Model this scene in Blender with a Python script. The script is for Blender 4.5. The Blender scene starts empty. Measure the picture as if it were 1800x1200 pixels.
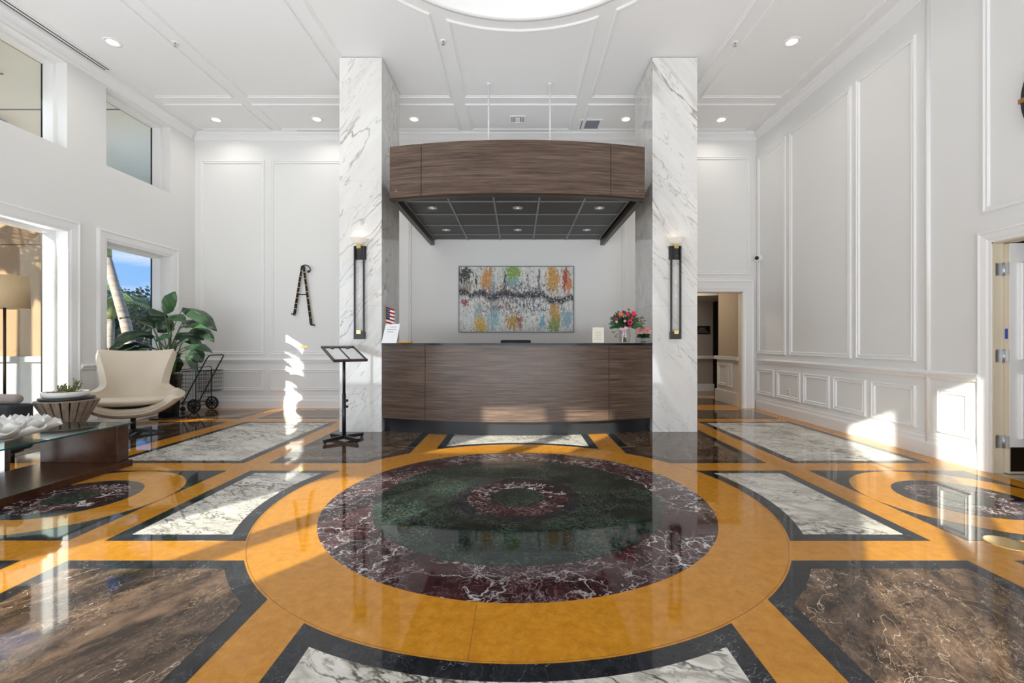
import bpy, bmesh, math, random
from mathutils import Vector, Matrix
R = math.radians
PI = math.pi
sc = bpy.context.scene
COL = sc.collection
rnd = random.Random(7)

# ------------------------------------------------------------------ camera, light, exposure
K, CX, CY, EYE = 795.0, 910.0, 601.5, 1.15
cam_d = bpy.data.cameras.new('camera')
cam_d.sensor_width = 36.0
cam_d.lens = 36.0 * K / 1800.0
cam_d.shift_x = -(CX - 900.0) / 1800.0
cam_d.shift_y = (CY - 600.0) / 1800.0
cam_d.clip_start = 0.05
cam_d.clip_end = 300
cam = bpy.data.objects.new('camera', cam_d)
COL.objects.link(cam)
cam.location = (0, 0, EYE)
cam.rotation_euler = (R(90), 0, 0)
sc.camera = cam
sc.view_settings.view_transform = 'Standard'
sc.view_settings.look = 'None'
sc.view_settings.gamma = 1.0
sc.view_settings.exposure = 0.16
sc.view_settings.use_curve_mapping = False
sc.cycles.max_bounces = 10
sc.cycles.diffuse_bounces = 6
sc.cycles.glossy_bounces = 5
sc.cycles.transparent_max_bounces = 16
sc.cycles.caustics_reflective = True
sc.cycles.caustics_refractive = False
sc.cycles.blur_glossy = 0.3
sc.cycles.sample_clamp_indirect = 6.0
sc.cycles.use_denoising = True

SUN_U = Vector((0.575, 0.818, -0.375)).normalized()      # direction the sunlight travels
sd = bpy.data.lights.new('sun', 'SUN')
sd.energy = 11.5
sd.angle = R(0.6)
sd.color = (1.0, 0.93, 0.82)
so = bpy.data.objects.new('sun', sd)
COL.objects.link(so)
so.location = (-30, -40, 25)
so.rotation_euler = SUN_U.to_track_quat('-Z', 'Y').to_euler()

def area(name, loc, direction, sx, sy, power, color=(1, 1, 1), shape='RECTANGLE', spread=180):
    d = bpy.data.lights.new(name, 'AREA')
    d.shape = shape
    d.size = sx
    if shape in ('RECTANGLE', 'ELLIPSE'):
        d.size_y = sy
    d.energy = power
    d.color = color
    d.spread = R(spread)
    o = bpy.data.objects.new(name, d)
    COL.objects.link(o)
    o.location = loc
    o.rotation_euler = Vector(direction).to_track_quat('-Z', 'Y').to_euler()
    return o
# added fill lamps standing in for daylight from the entrance front and left windows
area('entrance_fill', (-0.7, -0.85, 2.0), (0, 1, 0.25), 9.0, 3.4, 100, (0.86, 0.94, 1.0))
area('window_fill', (-5.55, 3.2, 2.5), (1, 0.1, 0.1), 5.5, 3.4, 48, (0.86, 0.94, 1.0))

# added upward fill lamps that brighten the ceiling, in place of paving bounce
area('ceiling_fill', (-0.7, -0.7, 0.5), (0, 1.0, 1), 9.0, 1.2, 185, (0.90, 0.95, 1.0), spread=120)
area('ceiling_fill', (-5.5, 3.6, 0.7), (0.8, 0.1, 1), 0.8, 6.0, 36, (0.90, 0.95, 1.0))
area('canopy_top_fill', (0, 6.6, 3.50), (0, 0, 1), 2.4, 1.6, 5, (1.0, 0.97, 0.94))  # added fill above the canopy, lifts the back ceiling; no fixture there

world = bpy.data.worlds.new('sky')
sc.world = world
world.use_nodes = True
wn, wl = world.node_tree.nodes, world.node_tree.links
for n in list(wn): wn.remove(n)
w_out = wn.new('ShaderNodeOutputWorld'); w_bg = wn.new('ShaderNodeBackground')
w_tc = wn.new('ShaderNodeTexCoord'); w_sep = wn.new('ShaderNodeSeparateXYZ')
w_r = wn.new('ShaderNodeValToRGB'); w_map = wn.new('ShaderNodeMapping'); w_no = wn.new('ShaderNodeTexNoise')
w_r2 = wn.new('ShaderNodeValToRGB'); w_mx = wn.new('ShaderNodeMix'); w_mx.data_type = 'RGBA'
wl.new(w_tc.outputs['Generated'], w_sep.inputs[0]); wl.new(w_sep.outputs[2], w_r.inputs[0])
e = w_r.color_ramp.elements
e[0].position = 0.0; e[0].color = (0.30, 0.54, 0.92, 1)
e[1].position = 0.45; e[1].color = (0.10, 0.30, 0.80, 1)
w_map.inputs['Scale'].default_value = (1.6, 1.6, 9.0)
wl.new(w_tc.outputs['Generated'], w_map.inputs[0]); wl.new(w_map.outputs[0], w_no.inputs['Vector'])
w_no.inputs['Scale'].default_value = 1.7; w_no.inputs['Detail'].default_value = 6
w_r2.color_ramp.elements[0].position = 0.52; w_r2.color_ramp.elements[1].position = 0.68
wl.new(w_no.outputs[0], w_r2.inputs[0]); wl.new(w_r2.outputs[0], w_mx.inputs[0])
wl.new(w_r.outputs[0], w_mx.inputs[6]); w_mx.inputs[7].default_value = (0.85, 0.86, 0.92, 1)
wl.new(w_mx.outputs[2], w_bg.inputs[0]); w_bg.inputs[1].default_value = 1.15
wl.new(w_bg.outputs[0], w_out.inputs[0])

# ------------------------------------------------------------------ material helpers
def newmat(name):
    m = bpy.data.materials.new(name); m.use_nodes = True
    b = m.node_tree.nodes['Principled BSDF']
    return m, m.node_tree.nodes, m.node_tree.links, b
def mat(name, col, rough=0.5, metal=0.0, ior=1.5, emit=None, estr=0.0, coat=0.0, var=0.0, vscale=8.0, bump=0.0, bscale=60.0, trans=0.0):
    m, n, l, b = newmat(name)
    b.inputs['Base Color'].default_value = (*col, 1)
    b.inputs['Roughness'].default_value = rough
    b.inputs['Metallic'].default_value = metal
    b.inputs['IOR'].default_value = ior
    b.inputs['Coat Weight'].default_value = coat
    b.inputs['Transmission Weight'].default_value = trans
    if emit:
        b.inputs['Emission Color'].default_value = (*emit, 1)
        b.inputs['Emission Strength'].default_value = estr
    if var or bump:
        g = n.new('ShaderNodeNewGeometry')
        t = n.new('ShaderNodeTexNoise'); t.inputs['Scale'].default_value = vscale; t.inputs['Detail'].default_value = 5
        l.new(g.outputs['Position'], t.inputs['Vector'])
        if var:
            mx = n.new('ShaderNodeMix'); mx.data_type = 'RGBA'
            mx.inputs[6].default_value = (*[c * (1 - var) for c in col], 1)
            mx.inputs[7].default_value = (*[min(1, c * (1 + var)) for c in col], 1)
            l.new(t.outputs[0], mx.inputs[0]); l.new(mx.outputs[2], b.inputs['Base Color'])
        if bump:
            t2 = n.new('ShaderNodeTexNoise'); t2.inputs['Scale'].default_value = bscale; t2.inputs['Detail'].default_value = 3
            l.new(g.outputs['Position'], t2.inputs['Vector'])
            bp = n.new('ShaderNodeBump'); bp.inputs['Strength'].default_value = bump; bp.inputs['Distance'].default_value = 0.01
            l.new(t2.outputs[0], bp.inputs['Height']); l.new(bp.outputs[0], b.inputs['Normal'])
    return m
def marble(name, c1, c2, cs, veins, rough=0.05, ior=1.5, warp=0.35, wscale=2.0, rot=(0, 0, 0), scale=(1, 1, 1), dist=.15, vdet=4):
    """c1/c2 mixed by cloudy noise of scale cs, then veins: (scale, width, colour, strength, patch scale)"""
    m, n, l, b = newmat(name)
    b.inputs['Roughness'].default_value = rough
    b.inputs['IOR'].default_value = ior
    g = n.new('ShaderNodeNewGeometry')
    mp = n.new('ShaderNodeMapping'); mp.vector_type = 'POINT'
    mp.inputs['Rotation'].default_value = rot
    mp2 = n.new('ShaderNodeMapping'); mp2.inputs['Scale'].default_value = scale
    l.new(g.outputs['Position'], mp.inputs[0]); l.new(mp.outputs[0], mp2.inputs[0])
    wn_ = n.new('ShaderNodeTexNoise'); wn_.inputs['Scale'].default_value = wscale; wn_.inputs['Detail'].default_value = 4
    l.new(mp2.outputs[0], wn_.inputs['Vector'])
    s = n.new('ShaderNodeVectorMath'); s.operation = 'SUBTRACT'; s.inputs[1].default_value = (.5, .5, .5)
    l.new(wn_.outputs['Color'], s.inputs[0])
    sc_ = n.new('ShaderNodeVectorMath'); sc_.operation = 'SCALE'; sc_.inputs['Scale'].default_value = warp
    l.new(s.outputs[0], sc_.inputs[0])
    ad = n.new('ShaderNodeVectorMath'); ad.operation = 'ADD'
    l.new(mp2.outputs[0], ad.inputs[0]); l.new(sc_.outputs[0], ad.inputs[1])
    cl = n.new('ShaderNodeTexNoise'); cl.inputs['Scale'].default_value = cs; cl.inputs['Detail'].default_value = 8; cl.inputs['Roughness'].default_value = 0.65
    l.new(ad.outputs[0], cl.inputs['Vector'])
    mr = n.new('ShaderNodeMapRange'); mr.inputs[1].default_value = .36; mr.inputs[2].default_value = .64
    l.new(cl.outputs[0], mr.inputs[0])
    mx = n.new('ShaderNodeMix'); mx.data_type = 'RGBA'
    mx.inputs[6].default_value = (*c1, 1); mx.inputs[7].default_value = (*c2, 1)
    l.new(mr.outputs[0], mx.inputs[0])
    cur = mx.outputs[2]
    for i, (vs, vw, vc, st, ps) in enumerate(veins):
        off = n.new('ShaderNodeVectorMath'); off.operation = 'ADD'; off.inputs[1].default_value = (i * 7.3, i * 3.1, i * 5.7)
        l.new(ad.outputs[0], off.inputs[0])
        t = n.new('ShaderNodeTexNoise'); t.inputs['Scale'].default_value = vs; t.inputs['Detail'].default_value = vdet; t.inputs['Roughness'].default_value = .55
        t.inputs['Distortion'].default_value = dist
        l.new(off.outputs[0], t.inputs['Vector'])
        a1 = n.new('ShaderNodeMath'); a1.operation = 'SUBTRACT'; a1.inputs[1].default_value = .5
        a2 = n.new('ShaderNodeMath'); a2.operation = 'ABSOLUTE'
        l.new(t.outputs[0], a1.inputs[0]); l.new(a1.outputs[0], a2.inputs[0])
        r = n.new('ShaderNodeMapRange'); r.interpolation_type = 'SMOOTHSTEP'
        r.inputs[1].default_value = 0.0; r.inputs[2].default_value = vw; r.inputs[3].default_value = st; r.inputs[4].default_value = 0
        l.new(a2.outputs[0], r.inputs[0])
        p = n.new('ShaderNodeTexNoise'); p.inputs['Scale'].default_value = ps; p.inputs['Detail'].default_value = 2
        l.new(off.outputs[0], p.inputs['Vector'])
        pr = n.new('ShaderNodeMapRange'); pr.inputs[1].default_value = .42; pr.inputs[2].default_value = .62
        l.new(p.outputs[0], pr.inputs[0])
        mu = n.new('ShaderNodeMath'); mu.operation = 'MULTIPLY'
        l.new(r.outputs[0], mu.inputs[0]); l.new(pr.outputs[0], mu.inputs[1])
        m2 = n.new('ShaderNodeMix'); m2.data_type = 'RGBA'; m2.inputs[7].default_value = (*vc, 1)
        l.new(mu.outputs[0], m2.inputs[0]); l.new(cur, m2.inputs[6]); cur = m2.outputs[2]
    l.new(cur, b.inputs['Base Color'])
    return m
def glass(name, tint=(0.93, 0.96, 0.95), ior=1.45):
    m = bpy.data.materials.new(name); m.use_nodes = True
    n, l = m.node_tree.nodes, m.node_tree.links
    n.remove(n['Principled BSDF'])
    t = n.new('ShaderNodeBsdfTransparent'); t.inputs[0].default_value = (*tint, 1)
    g = n.new('ShaderNodeBsdfGlossy'); g.inputs['Roughness'].default_value = 0.0
    lw_ = n.new('ShaderNodeLayerWeight'); lw_.inputs[0].default_value = 0.5
    pw = n.new('ShaderNodeMath'); pw.operation = 'POWER'; pw.inputs[1].default_value = 5.0
    l.new(lw_.outputs['Facing'], pw.inputs[0])
    f = n.new('ShaderNodeMath'); f.operation = 'MULTIPLY_ADD'; f.inputs[1].default_value = 0.85
    f.inputs[2].default_value = ((ior - 1) / (ior + 1)) ** 2; l.new(pw.outputs[0], f.inputs[0])
    x = n.new('ShaderNodeMixShader')
    l.new(f.outputs[0], x.inputs[0]); l.new(t.outputs[0], x.inputs[1]); l.new(g.outputs[0], x.inputs[2])
    l.new(x.outputs[0], n['Material Output'].inputs[0])
    return m
def wood(name, c1, c2, c3, rough=0.4, sc_=(1.0, 1.0, 38.0), ior=1.45):
    m, n, l, b = newmat(name)
    g = n.new('ShaderNodeNewGeometry'); mp = n.new('ShaderNodeMapping'); mp.inputs['Scale'].default_value = sc_
    l.new(g.outputs['Position'], mp.inputs[0])
    t = n.new('ShaderNodeTexNoise'); t.inputs['Scale'].default_value = 1.0; t.inputs['Detail'].default_value = 6; t.inputs['Roughness'].default_value = .7
    l.new(mp.outputs[0], t.inputs['Vector'])
    r = n.new('ShaderNodeValToRGB'); e = r.color_ramp.elements
    e[0].position = .32; e[0].color = (*c1, 1); e[1].position = .7; e[1].color = (*c3, 1)
    e2 = r.color_ramp.elements.new(.5); e2.color = (*c2, 1)
    l.new(t.outputs[0], r.inputs[0]); l.new(r.outputs[0], b.inputs['Base Color'])
    b.inputs['Roughness'].default_value = rough; b.inputs['IOR'].default_value = ior
    return m

M = {}
M['paint'] = mat('white_wall_paint', (0.80, 0.80, 0.79), 0.45, bump=0.02, bscale=90)
M['ceil'] = mat('white_ceiling_paint', (0.82, 0.82, 0.82), 0.6)
M['trim'] = mat('white_satin_trim', (0.84, 0.84, 0.84), 0.3)
M['gold'] = marble('golden_marble', (0.47, 0.190, 0.014), (0.60, 0.262, 0.025), 22.0, [(60, .03, (.30, .12, .012), .45, 6), (110, .03, (.72, .38, .08), .5, 11), (3, .006, (.34, .14, .02), .5, 1.4)], rough=.045, ior=1.38, wscale=6, warp=.1)
M['blackm'] = marble('black_marble', (0.012, 0.013, 0.016), (0.026, 0.028, 0.033), 14, [(9, .006, (.35, .36, .38), .75, 3), (60, .012, (.16, .17, .18), .6, 14)], rough=.045, ior=1.38)
M['whitem'] = marble('white_veined_marble', (0.56, 0.53, 0.47), (0.77, 0.74, 0.68), 2.5, [(1.6, .050, (.30, .27, .21), .7, 1.3), (4.2, .032, (.06, .06, .05), 1.0, 1.9), (9, .038, (.10, .10, .08), .95, 2.6), (22, .04, (.16, .15, .12), .8, 3.4)], rough=.045, ior=1.38, warp=.22, wscale=4.0, rot=(0, 0, .45), scale=(.8, 1.7, 1), dist=.1)
M['brownm'] = marble('brown_marble', (0.018, 0.010, 0.006), (0.155, 0.095, 0.060), 11, [(35, .035, (.30, .20, .13), .75, 4), (14, .014, (.34, .24, .16), .7, 2.5), (60, .04, (.010, .006, .004), .7, 7), (2.4, .0020, (.70, .58, .46), 1.0, 1.3), (3.6, .0030, (.50, .38, .27), .9, 1.6), (6.5, .004, (.62, .50, .38), .9, 2.0)], rough=.045, ior=1.38, warp=.12, wscale=5.0, rot=(0, 0, .5), scale=(1, .5, 1), dist=.05)
M['redm'] = marble('dark_red_marble', (0.020, 0.008, 0.010), (0.062, 0.020, 0.021), 5, [(26, .03, (.38, .31, .32), .7, 3), (11, .020, (.58, .53, .53), .9, 1.8), (5, .016, (.66, .62, .62), .95, 1.3), (2.2, .010, (.70, .66, .64), .95, 1.0)], rough=.045, ior=1.38, warp=.22, wscale=4, dist=.1)
M['greenm'] = marble('dark_green_marble', (0.005, 0.008, 0.007), (0.018, 0.028, 0.022), 9, [(16, .022, (.12, .19, .15), .65, 2.0), (34, .03, (.20, .28, .22), .6, 3), (60, .04, (.10, .16, .12), .5, 4)], rough=.045, ior=1.38, warp=.15, dist=.05)
M['jointm'] = mat('brown_grout', (0.24, 0.10, 0.012), .4)
M['tanm'] = marble('tan_marble', (0.45, 0.36, 0.26), (0.6, 0.5, 0.38), 4, [(6, .01, (.3, .22, .15), .5, 2)], rough=.08)
CA = [(1.0, .012, (.27, .23, .19), .85, .7), (2.2, .010, (.36, .31, .26), .8, .9), (4.5, .012, (.46, .42, .38), .6, 1.2), (.8, .06, (.52, .50, .47), .5, .7)]
M['colL'] = marble('calacatta_marble', (0.70, 0.69, 0.67), (0.80, 0.79, 0.77), 1.4, CA, rough=.05, warp=.22, wscale=2.0, dist=.1, rot=(0, R(-38), 0), scale=(2.2, 2.0, .45))
M['colR'] = marble('calacatta_marble_mirrored', (0.70, 0.69, 0.67), (0.80, 0.79, 0.77), 1.4, CA, rough=.05, warp=.22, wscale=2.0, dist=.1, rot=(0, R(38), 0), scale=(2.2, 2.0, .45))
M['wood'] = wood('horizontal_grain_walnut', (0.026, 0.016, 0.012), (0.090, 0.057, 0.041), (0.172, 0.120, 0.086), rough=.30, sc_=(2.0, 2.0, 70.0))
M['darkwood'] = wood('dark_mahogany', (0.030, 0.010, 0.004), (0.065, 0.024, 0.011), (0.10, 0.042, 0.02), rough=.22, sc_=(3, 3, 3))
M['lightwood'] = wood('weathered_wood', (0.16, 0.12, 0.09), (0.27, 0.21, 0.16), (0.36, 0.29, 0.23), rough=.5, sc_=(25, 25, 2))
M['taupewood'] = mat('taupe_fabric', (0.30, 0.25, 0.22), 0.8, bump=.2, bscale=300)
M['black'] = mat('black_metal', (0.012, 0.012, 0.013), 0.35)
M['blackstone'] = mat('black_countertop', (0.012, 0.014, 0.018), 0.12)
M['kick'] = mat('black_toe_kick', (0.018, 0.019, 0.022), 0.22)
M['bronze'] = mat('dark_bronze', (0.045, 0.030, 0.018), 0.35, 0.8)
M['brass'] = mat('polished_brass', (0.80, 0.58, 0.25), 0.22, 1.0)
M['chrome'] = mat('chrome', (0.75, 0.75, 0.75), 0.12, 1.0)
M['steel'] = mat('satin_steel', (0.55, 0.55, 0.55), 0.35, 1.0)
M['tile'] = mat('dark_ceiling_tile', (0.016, 0.0155, 0.0145), 0.45, bump=.15, bscale=250)
M['tbar'] = mat('grey_grid_bar', (0.17, 0.17, 0.165), 0.35)
M['leather'] = mat('cream_leather', (0.60, 0.515, 0.405), 0.38, bump=.08, bscale=180, var=.04, vscale=4)
M['leaf'] = mat('dark_green_leaf', (0.020, 0.050, 0.022), 0.32, var=.4, vscale=6)
M['leaf2'] = mat('bright_green_leaf', (0.04, 0.12, 0.042), 0.32, var=.3, vscale=6)
M['stem'] = mat('green_stem', (0.10, 0.16, 0.05), 0.5, var=.2)
M['pot'] = mat('glossy_black_pot', (0.010, 0.010, 0.012), 0.10)
M['soil'] = mat('dark_soil', (0.05, 0.035, 0.025), 0.9, bump=.5)
M['rubber'] = mat('black_rubber', (0.012, 0.012, 0.012), 0.5)
M['grey'] = mat('charcoal_fabric', (0.030, 0.032, 0.035), 0.9, bump=.3, bscale=400)
M['shade'] = mat('tan_linen_shade', (0.52, 0.38, 0.22), 0.85, bump=.3, bscale=260)
M['ceramic'] = mat('white_ceramic', (0.74, 0.73, 0.70), 0.25)
M['cream'] = mat('cream_paint', (0.68, 0.61, 0.48), 0.45)
M['paper'] = mat('white_paper', (0.82, 0.83, 0.85), 0.6)
M['creampaper'] = mat('cream_card', (0.75, 0.70, 0.58), 0.5)
M['ink'] = mat('grey_ink', (0.30, 0.30, 0.32), 0.7)
M['blue'] = mat('blue_label', (0.03, 0.06, 0.42), 0.4)
M['emis'] = mat('lamp_lens', (1, 1, 1), 0.4, emit=(1.0, 0.93, 0.82), estr=6.0)
M['emis2'] = mat('small_lamp_lens', (0.6, 0.6, 0.6), 0.3, emit=(1.0, 0.9, 0.75), estr=0.8)
M['bowl'] = mat('frosted_lit_glass', (0.80, 0.76, 0.70), 0.3, emit=(1.0, 0.86, 0.66), estr=0.12)
M['bowlin'] = mat('glowing_lamp_inside', (0.9, 0.85, 0.75), 0.3, emit=(1.0, 0.86, 0.62), estr=0.55)
M['dome'] = mat('dome_plaster', (0.88, 0.87, 0.85), 0.7)
M['grille'] = mat('grey_grille', (0.20, 0.21, 0.25), 0.5)
M['slot'] = mat('dark_slot', (0.02, 0.02, 0.02), 0.6)
M['frameblk'] = mat('black_window_frame', (0.010, 0.009, 0.008), 0.3)
M['glass'] = glass('window_glass')
M['tableglass'] = glass('table_glass', (0.80, 0.90, 0.87), 1.5)
M['glassedge'] = mat('green_glass_edge', (0.01, 0.09, 0.08), 0.1)
M['vase'] = glass('vase_glass', (0.93, 0.96, 0.94), 1.4)
M['clear'] = glass('clear_glass', (0.99, 0.99, 0.99), 1.3)
M['stucco'] = mat('orange_stucco', (0.33, 0.205, 0.105), 0.9, var=.08, vscale=3, bump=.5, bscale=120)
M['stuccow'] = mat('white_stucco', (0.42, 0.415, 0.40), 0.8, bump=.3, bscale=120)
M['soffit'] = mat('cream_soffit', (0.85, 0.82, 0.72), 0.8, var=.04, vscale=1)
M['pave'] = mat('pale_paving', (0.55, 0.52, 0.47), 0.8, var=.1, vscale=2)
M['grass'] = mat('lawn_green', (0.05, 0.10, 0.03), 0.9, var=.3, vscale=4)
M['trunk'] = wood('palm_trunk', (0.22, 0.16, 0.12), (0.40, 0.32, 0.26), (0.5, 0.42, 0.35), rough=.9, sc_=(2, 2, 16))
M['crownshaft'] = mat('palm_crownshaft', (0.35, 0.36, 0.12), 0.5)
M['frond'] = mat('palm_frond', (0.10, 0.16, 0.045), 0.5, var=.4, vscale=3)
M['treeleaf'] = mat('dark_tree_leaf', (0.035, 0.055, 0.030), 0.7, var=.6, vscale=2)
M['hallwall'] = mat('tan_grasscloth', (0.36, 0.28, 0.19), 0.85, var=.07, vscale=30)
M['hallwall2'] = mat('taupe_hall_paint', (0.40, 0.35, 0.30), 0.8)
M['halltrim'] = mat('taupe_white_trim', (0.60, 0.57, 0.52), 0.4)
M['darkdoor'] = mat('dark_doorway_wood', (0.035, 0.018, 0.012), 0.4)
M['red'] = mat('red_cloth', (0.35, 0.012, 0.02), 0.8)
M['white'] = mat('white_cloth', (0.78, 0.80, 0.78), 0.8)
M['navy'] = mat('navy_cloth', (0.015, 0.025, 0.06), 0.8)
M['yellow'] = mat('golden_wood', (0.60, 0.34, 0.04), 0.4)
M['pink'] = mat('pink_petal', (0.80, 0.38, 0.38), 0.55, var=.25, vscale=30)
M['palepink'] = mat('pale_pink_petal', (0.75, 0.48, 0.58), 0.55)
M['hotpink'] = mat('hot_pink_petal', (0.70, 0.02, 0.10), 0.5, var=.2, vscale=40)
M['magenta'] = mat('magenta_petal', (0.35, 0.03, 0.16), 0.5)
M['orange'] = mat('orange_petal', (0.75, 0.25, 0.10), 0.5)
M['ribbon'] = mat('pink_ribbon', (0.75, 0.45, 0.60), 0.3)
M['olive'] = mat('olive_foliage', (0.13, 0.15, 0.04), 0.6, var=.3)
M['bamboo'] = mat('dark_bamboo_metal', (0.025, 0.02, 0.016), 0.35, .5)
M['clockwood'] = mat('oak_bar', (0.30, 0.15, 0.05), 0.5)

# ------------------------------------------------------------------ mesh builder
class MB:
    def __init__(s): s.v = []; s.f = []; s.mi = []; s.sm = []; s.xf = None
    def _add(s, vs, fs, mi=0, smooth=False):
        o = len(s.v)
        for p in vs:
            p = Vector(p)
            s.v.append(s.xf @ p if s.xf else p)
        for f in fs:
            s.f.append([o + i for i in f]); s.mi.append(mi); s.sm.append(smooth)
        return s
    def box(s, x0, x1, y0, y1, z0, z1, mi=0):
        x0, x1 = min(x0, x1), max(x0, x1); y0, y1 = min(y0, y1), max(y0, y1); z0, z1 = min(z0, z1), max(z0, z1)
        vs = [(x, y, z) for z in (z0, z1) for y in (y0, y1) for x in (x0, x1)]
        return s._add(vs, [(0, 2, 3, 1), (4, 5, 7, 6), (0, 1, 5, 4), (2, 6, 7, 3), (0, 4, 6, 2), (1, 3, 7, 5)], mi)
    def loops(s, loops, closed=True, cap=True, mi=0, smooth=False, capmi=None):
        n = len(loops[0]); vs = [p for lp in loops for p in lp]; fs = []
        for i in range(len(loops) - 1):
            for j in range(n if closed else n - 1):
                k = (j + 1) % n
                fs.append((i * n + j, i * n + k, (i + 1) * n + k, (i + 1) * n + j))
        s._add(vs, fs, mi, smooth)
        if cap and closed:
            s._add(loops[0], [tuple(range(n))[::-1]], mi if capmi is None else capmi)
            s._add(loops[-1], [tuple(range(n))], mi if capmi is None else capmi)
        return s
    def prism(s, pts, z0, z1, mi=0, smooth=False):
        return s.loops([[(x, y, z0) for x, y in pts], [(x, y, z1) for x, y in pts]], mi=mi, smooth=smooth)
    def flat(s, pts, z, mi=0):
        return s._add([(x, y, z) for x, y in pts], [tuple(range(len(pts)))], mi)
    def tube(s, pts, r, n=8, mi=0, cap=True, closed=False):
        pts = [Vector(p) for p in pts]; L = []
        rs = r if isinstance(r, (list, tuple)) else [r] * len(pts)
        up = None
        N = len(pts)
        for i, p in enumerate(pts):
            if closed: d = pts[(i + 1) % N] - pts[i - 1]
            else: d = pts[min(i + 1, N - 1)] - pts[max(i - 1, 0)]
            d.normalize()
            if up is None:
                up = Vector((0, 0, 1)) if abs(d.z) < .9 else Vector((0, 1, 0))
            a = d.cross(up).normalized(); b_ = a.cross(d).normalized(); up = b_
            L.append([p + (a * math.cos(2 * PI * k / n) + b_ * math.sin(2 * PI * k / n)) * rs[i] for k in range(n)])
        if closed: L.append(L[0]); return s.loops(L, cap=False, mi=mi, smooth=True)
        return s.loops(L, cap=cap, mi=mi, smooth=n > 5)
    def lathe(s, c, prof, n=32, mi=0, smooth=True, axis='z', cap=False):
        c = Vector(c); L = []
        for r, z in prof:
            lp = []
            for k in range(n):
                a = 2 * PI * k / n; x, y = r * math.cos(a), r * math.sin(a)
                if axis == 'z': q = (x, y, z)
                elif axis == 'y': q = (x, -z, y)
                else: q = (z, x, y)
                lp.append(c + Vector(q))
            L.append(lp)
        return s.loops(L, cap=cap, mi=mi, smooth=smooth)
    def grid(s, fn, nu, nv, mi=0, smooth=True):
        vs = [fn(i / nu, j / nv) for j in range(nv + 1) for i in range(nu + 1)]
        fs = [(j * (nu + 1) + i, j * (nu + 1) + i + 1, (j + 1) * (nu + 1) + i + 1, (j + 1) * (nu + 1) + i) for j in range(nv) for i in range(nu)]
        return s._add(vs, fs, mi, smooth)
    def frame(s, o, u, v, nrm, u0, u1, v0, v1, prof, mi=0):
        """mitred picture moulding: prof = list of (inset, height)"""
        o, u, v, nrm = map(Vector, (o, u, v, nrm)); L = []
        for ins, h in prof:
            L.append([o + u * a + v * b_ + nrm * h for a, b_ in ((u0 + ins, v0 + ins), (u1 - ins, v0 + ins), (u1 - ins, v1 - ins), (u0 + ins, v1 - ins))])
        return s.loops(L, cap=False, mi=mi)
    def ellip(s, c, rx, ry, rz, n=12, m=8, mi=0):
        c = Vector(c)
        L = [[c + Vector((rx * math.sin(PI * i / m) * math.cos(2 * PI * k / n), ry * math.sin(PI * i / m) * math.sin(2 * PI * k / n), rz * math.cos(PI * i / m))) for k in range(n)] for i in range(1, m)]
        L = [[c + Vector((0, 0, rz))] * n] + L + [[c - Vector((0, 0, rz))] * n]
        return s.loops(L, cap=False, mi=mi, smooth=True)

ORIG = {}
def link(o, parent=None):
    COL.objects.link(o)
    if parent: o.parent = parent
    return o
def mesh_of(name, mb, mats, org=Vector((0, 0, 0))):
    me = bpy.data.meshes.new(name)
    me.from_pydata([tuple(p - org) for p in mb.v], [], mb.f)
    for m in (mats if isinstance(mats, (list, tuple)) else [mats]): me.materials.append(m)
    me.polygons.foreach_set('material_index', mb.mi)
    me.polygons.foreach_set('use_smooth', mb.sm)
    b = bmesh.new(); b.from_mesh(me)
    bmesh.ops.remove_doubles(b, verts=b.verts, dist=1e-6)
    bmesh.ops.recalc_face_normals(b, faces=b.faces)
    b.to_mesh(me); b.free(); me.update()
    return me
def obj(name, mb, mats, parent=None, bevel=0.0, seg=2, **props):
    """world-space builder -> object whose origin is its parent's origin"""
    org = ORIG.get(parent.name, Vector((0, 0, 0))) if parent else Vector((0, 0, 0))
    o = bpy.data.objects.new(name, mesh_of(name, mb, mats, org))
    link(o, parent); ORIG[o.name] = org
    if bevel:
        md = o.modifiers.new('edge', 'BEVEL'); md.width = bevel; md.segments = seg; md.limit_method = 'ANGLE'
    for k, v in props.items(): o[k] = v
    return o
def thing(name, loc, label, cat, group=None, kind=None):
    o = bpy.data.objects.new(name, None); o.empty_display_size = .1
    o.location = loc; link(o); ORIG[o.name] = Vector(loc)
    o['label'] = label; o['category'] = cat
    if group: o['group'] = group
    if kind: o['kind'] = kind
    return o
def struct(name, loc=(0, 0, 0)):
    o = bpy.data.objects.new(name, None); o.empty_display_size = .1
    o.location = loc; link(o); ORIG[o.name] = Vector(loc); o['kind'] = 'structure'
    return o
def single(name, mb, mats, loc, label, cat, group=None, bevel=0.0):
    """a thing that is one mesh"""
    loc = Vector(loc)
    o = bpy.data.objects.new(name, mesh_of(name, mb, mats, loc)); o.location = loc; link(o); ORIG[o.name] = loc
    if bevel:
        md = o.modifiers.new('edge', 'BEVEL'); md.width = bevel; md.segments = 2; md.limit_method = 'ANGLE'
    o['label'] = label; o['category'] = cat
    if group: o['group'] = group
    return o
def dup(root, loc, label=None, group=None):
    r = root.copy(); COL.objects.link(r); r.location = loc
    if label: r['label'] = label
    if group: r['group'] = group
    for ch in list(root.children):
        c = ch.copy(); COL.objects.link(c); c.parent = r
        for g in list(ch.children):
            d = g.copy(); COL.objects.link(d); d.parent = c
    return r
def at(px, py, Y):                      # a photograph point lying at depth Y
    return Vector(((px - CX) * Y / K, Y, EYE + (CY - py) * Y / K))

# ------------------------------------------------------------------ room
XL, XR, YB, YF, H = -5.65, 4.18, 7.92, -1.0, 4.814
TH = 0.32
CC = 3.356                              # depth of the medallion centre

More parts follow.
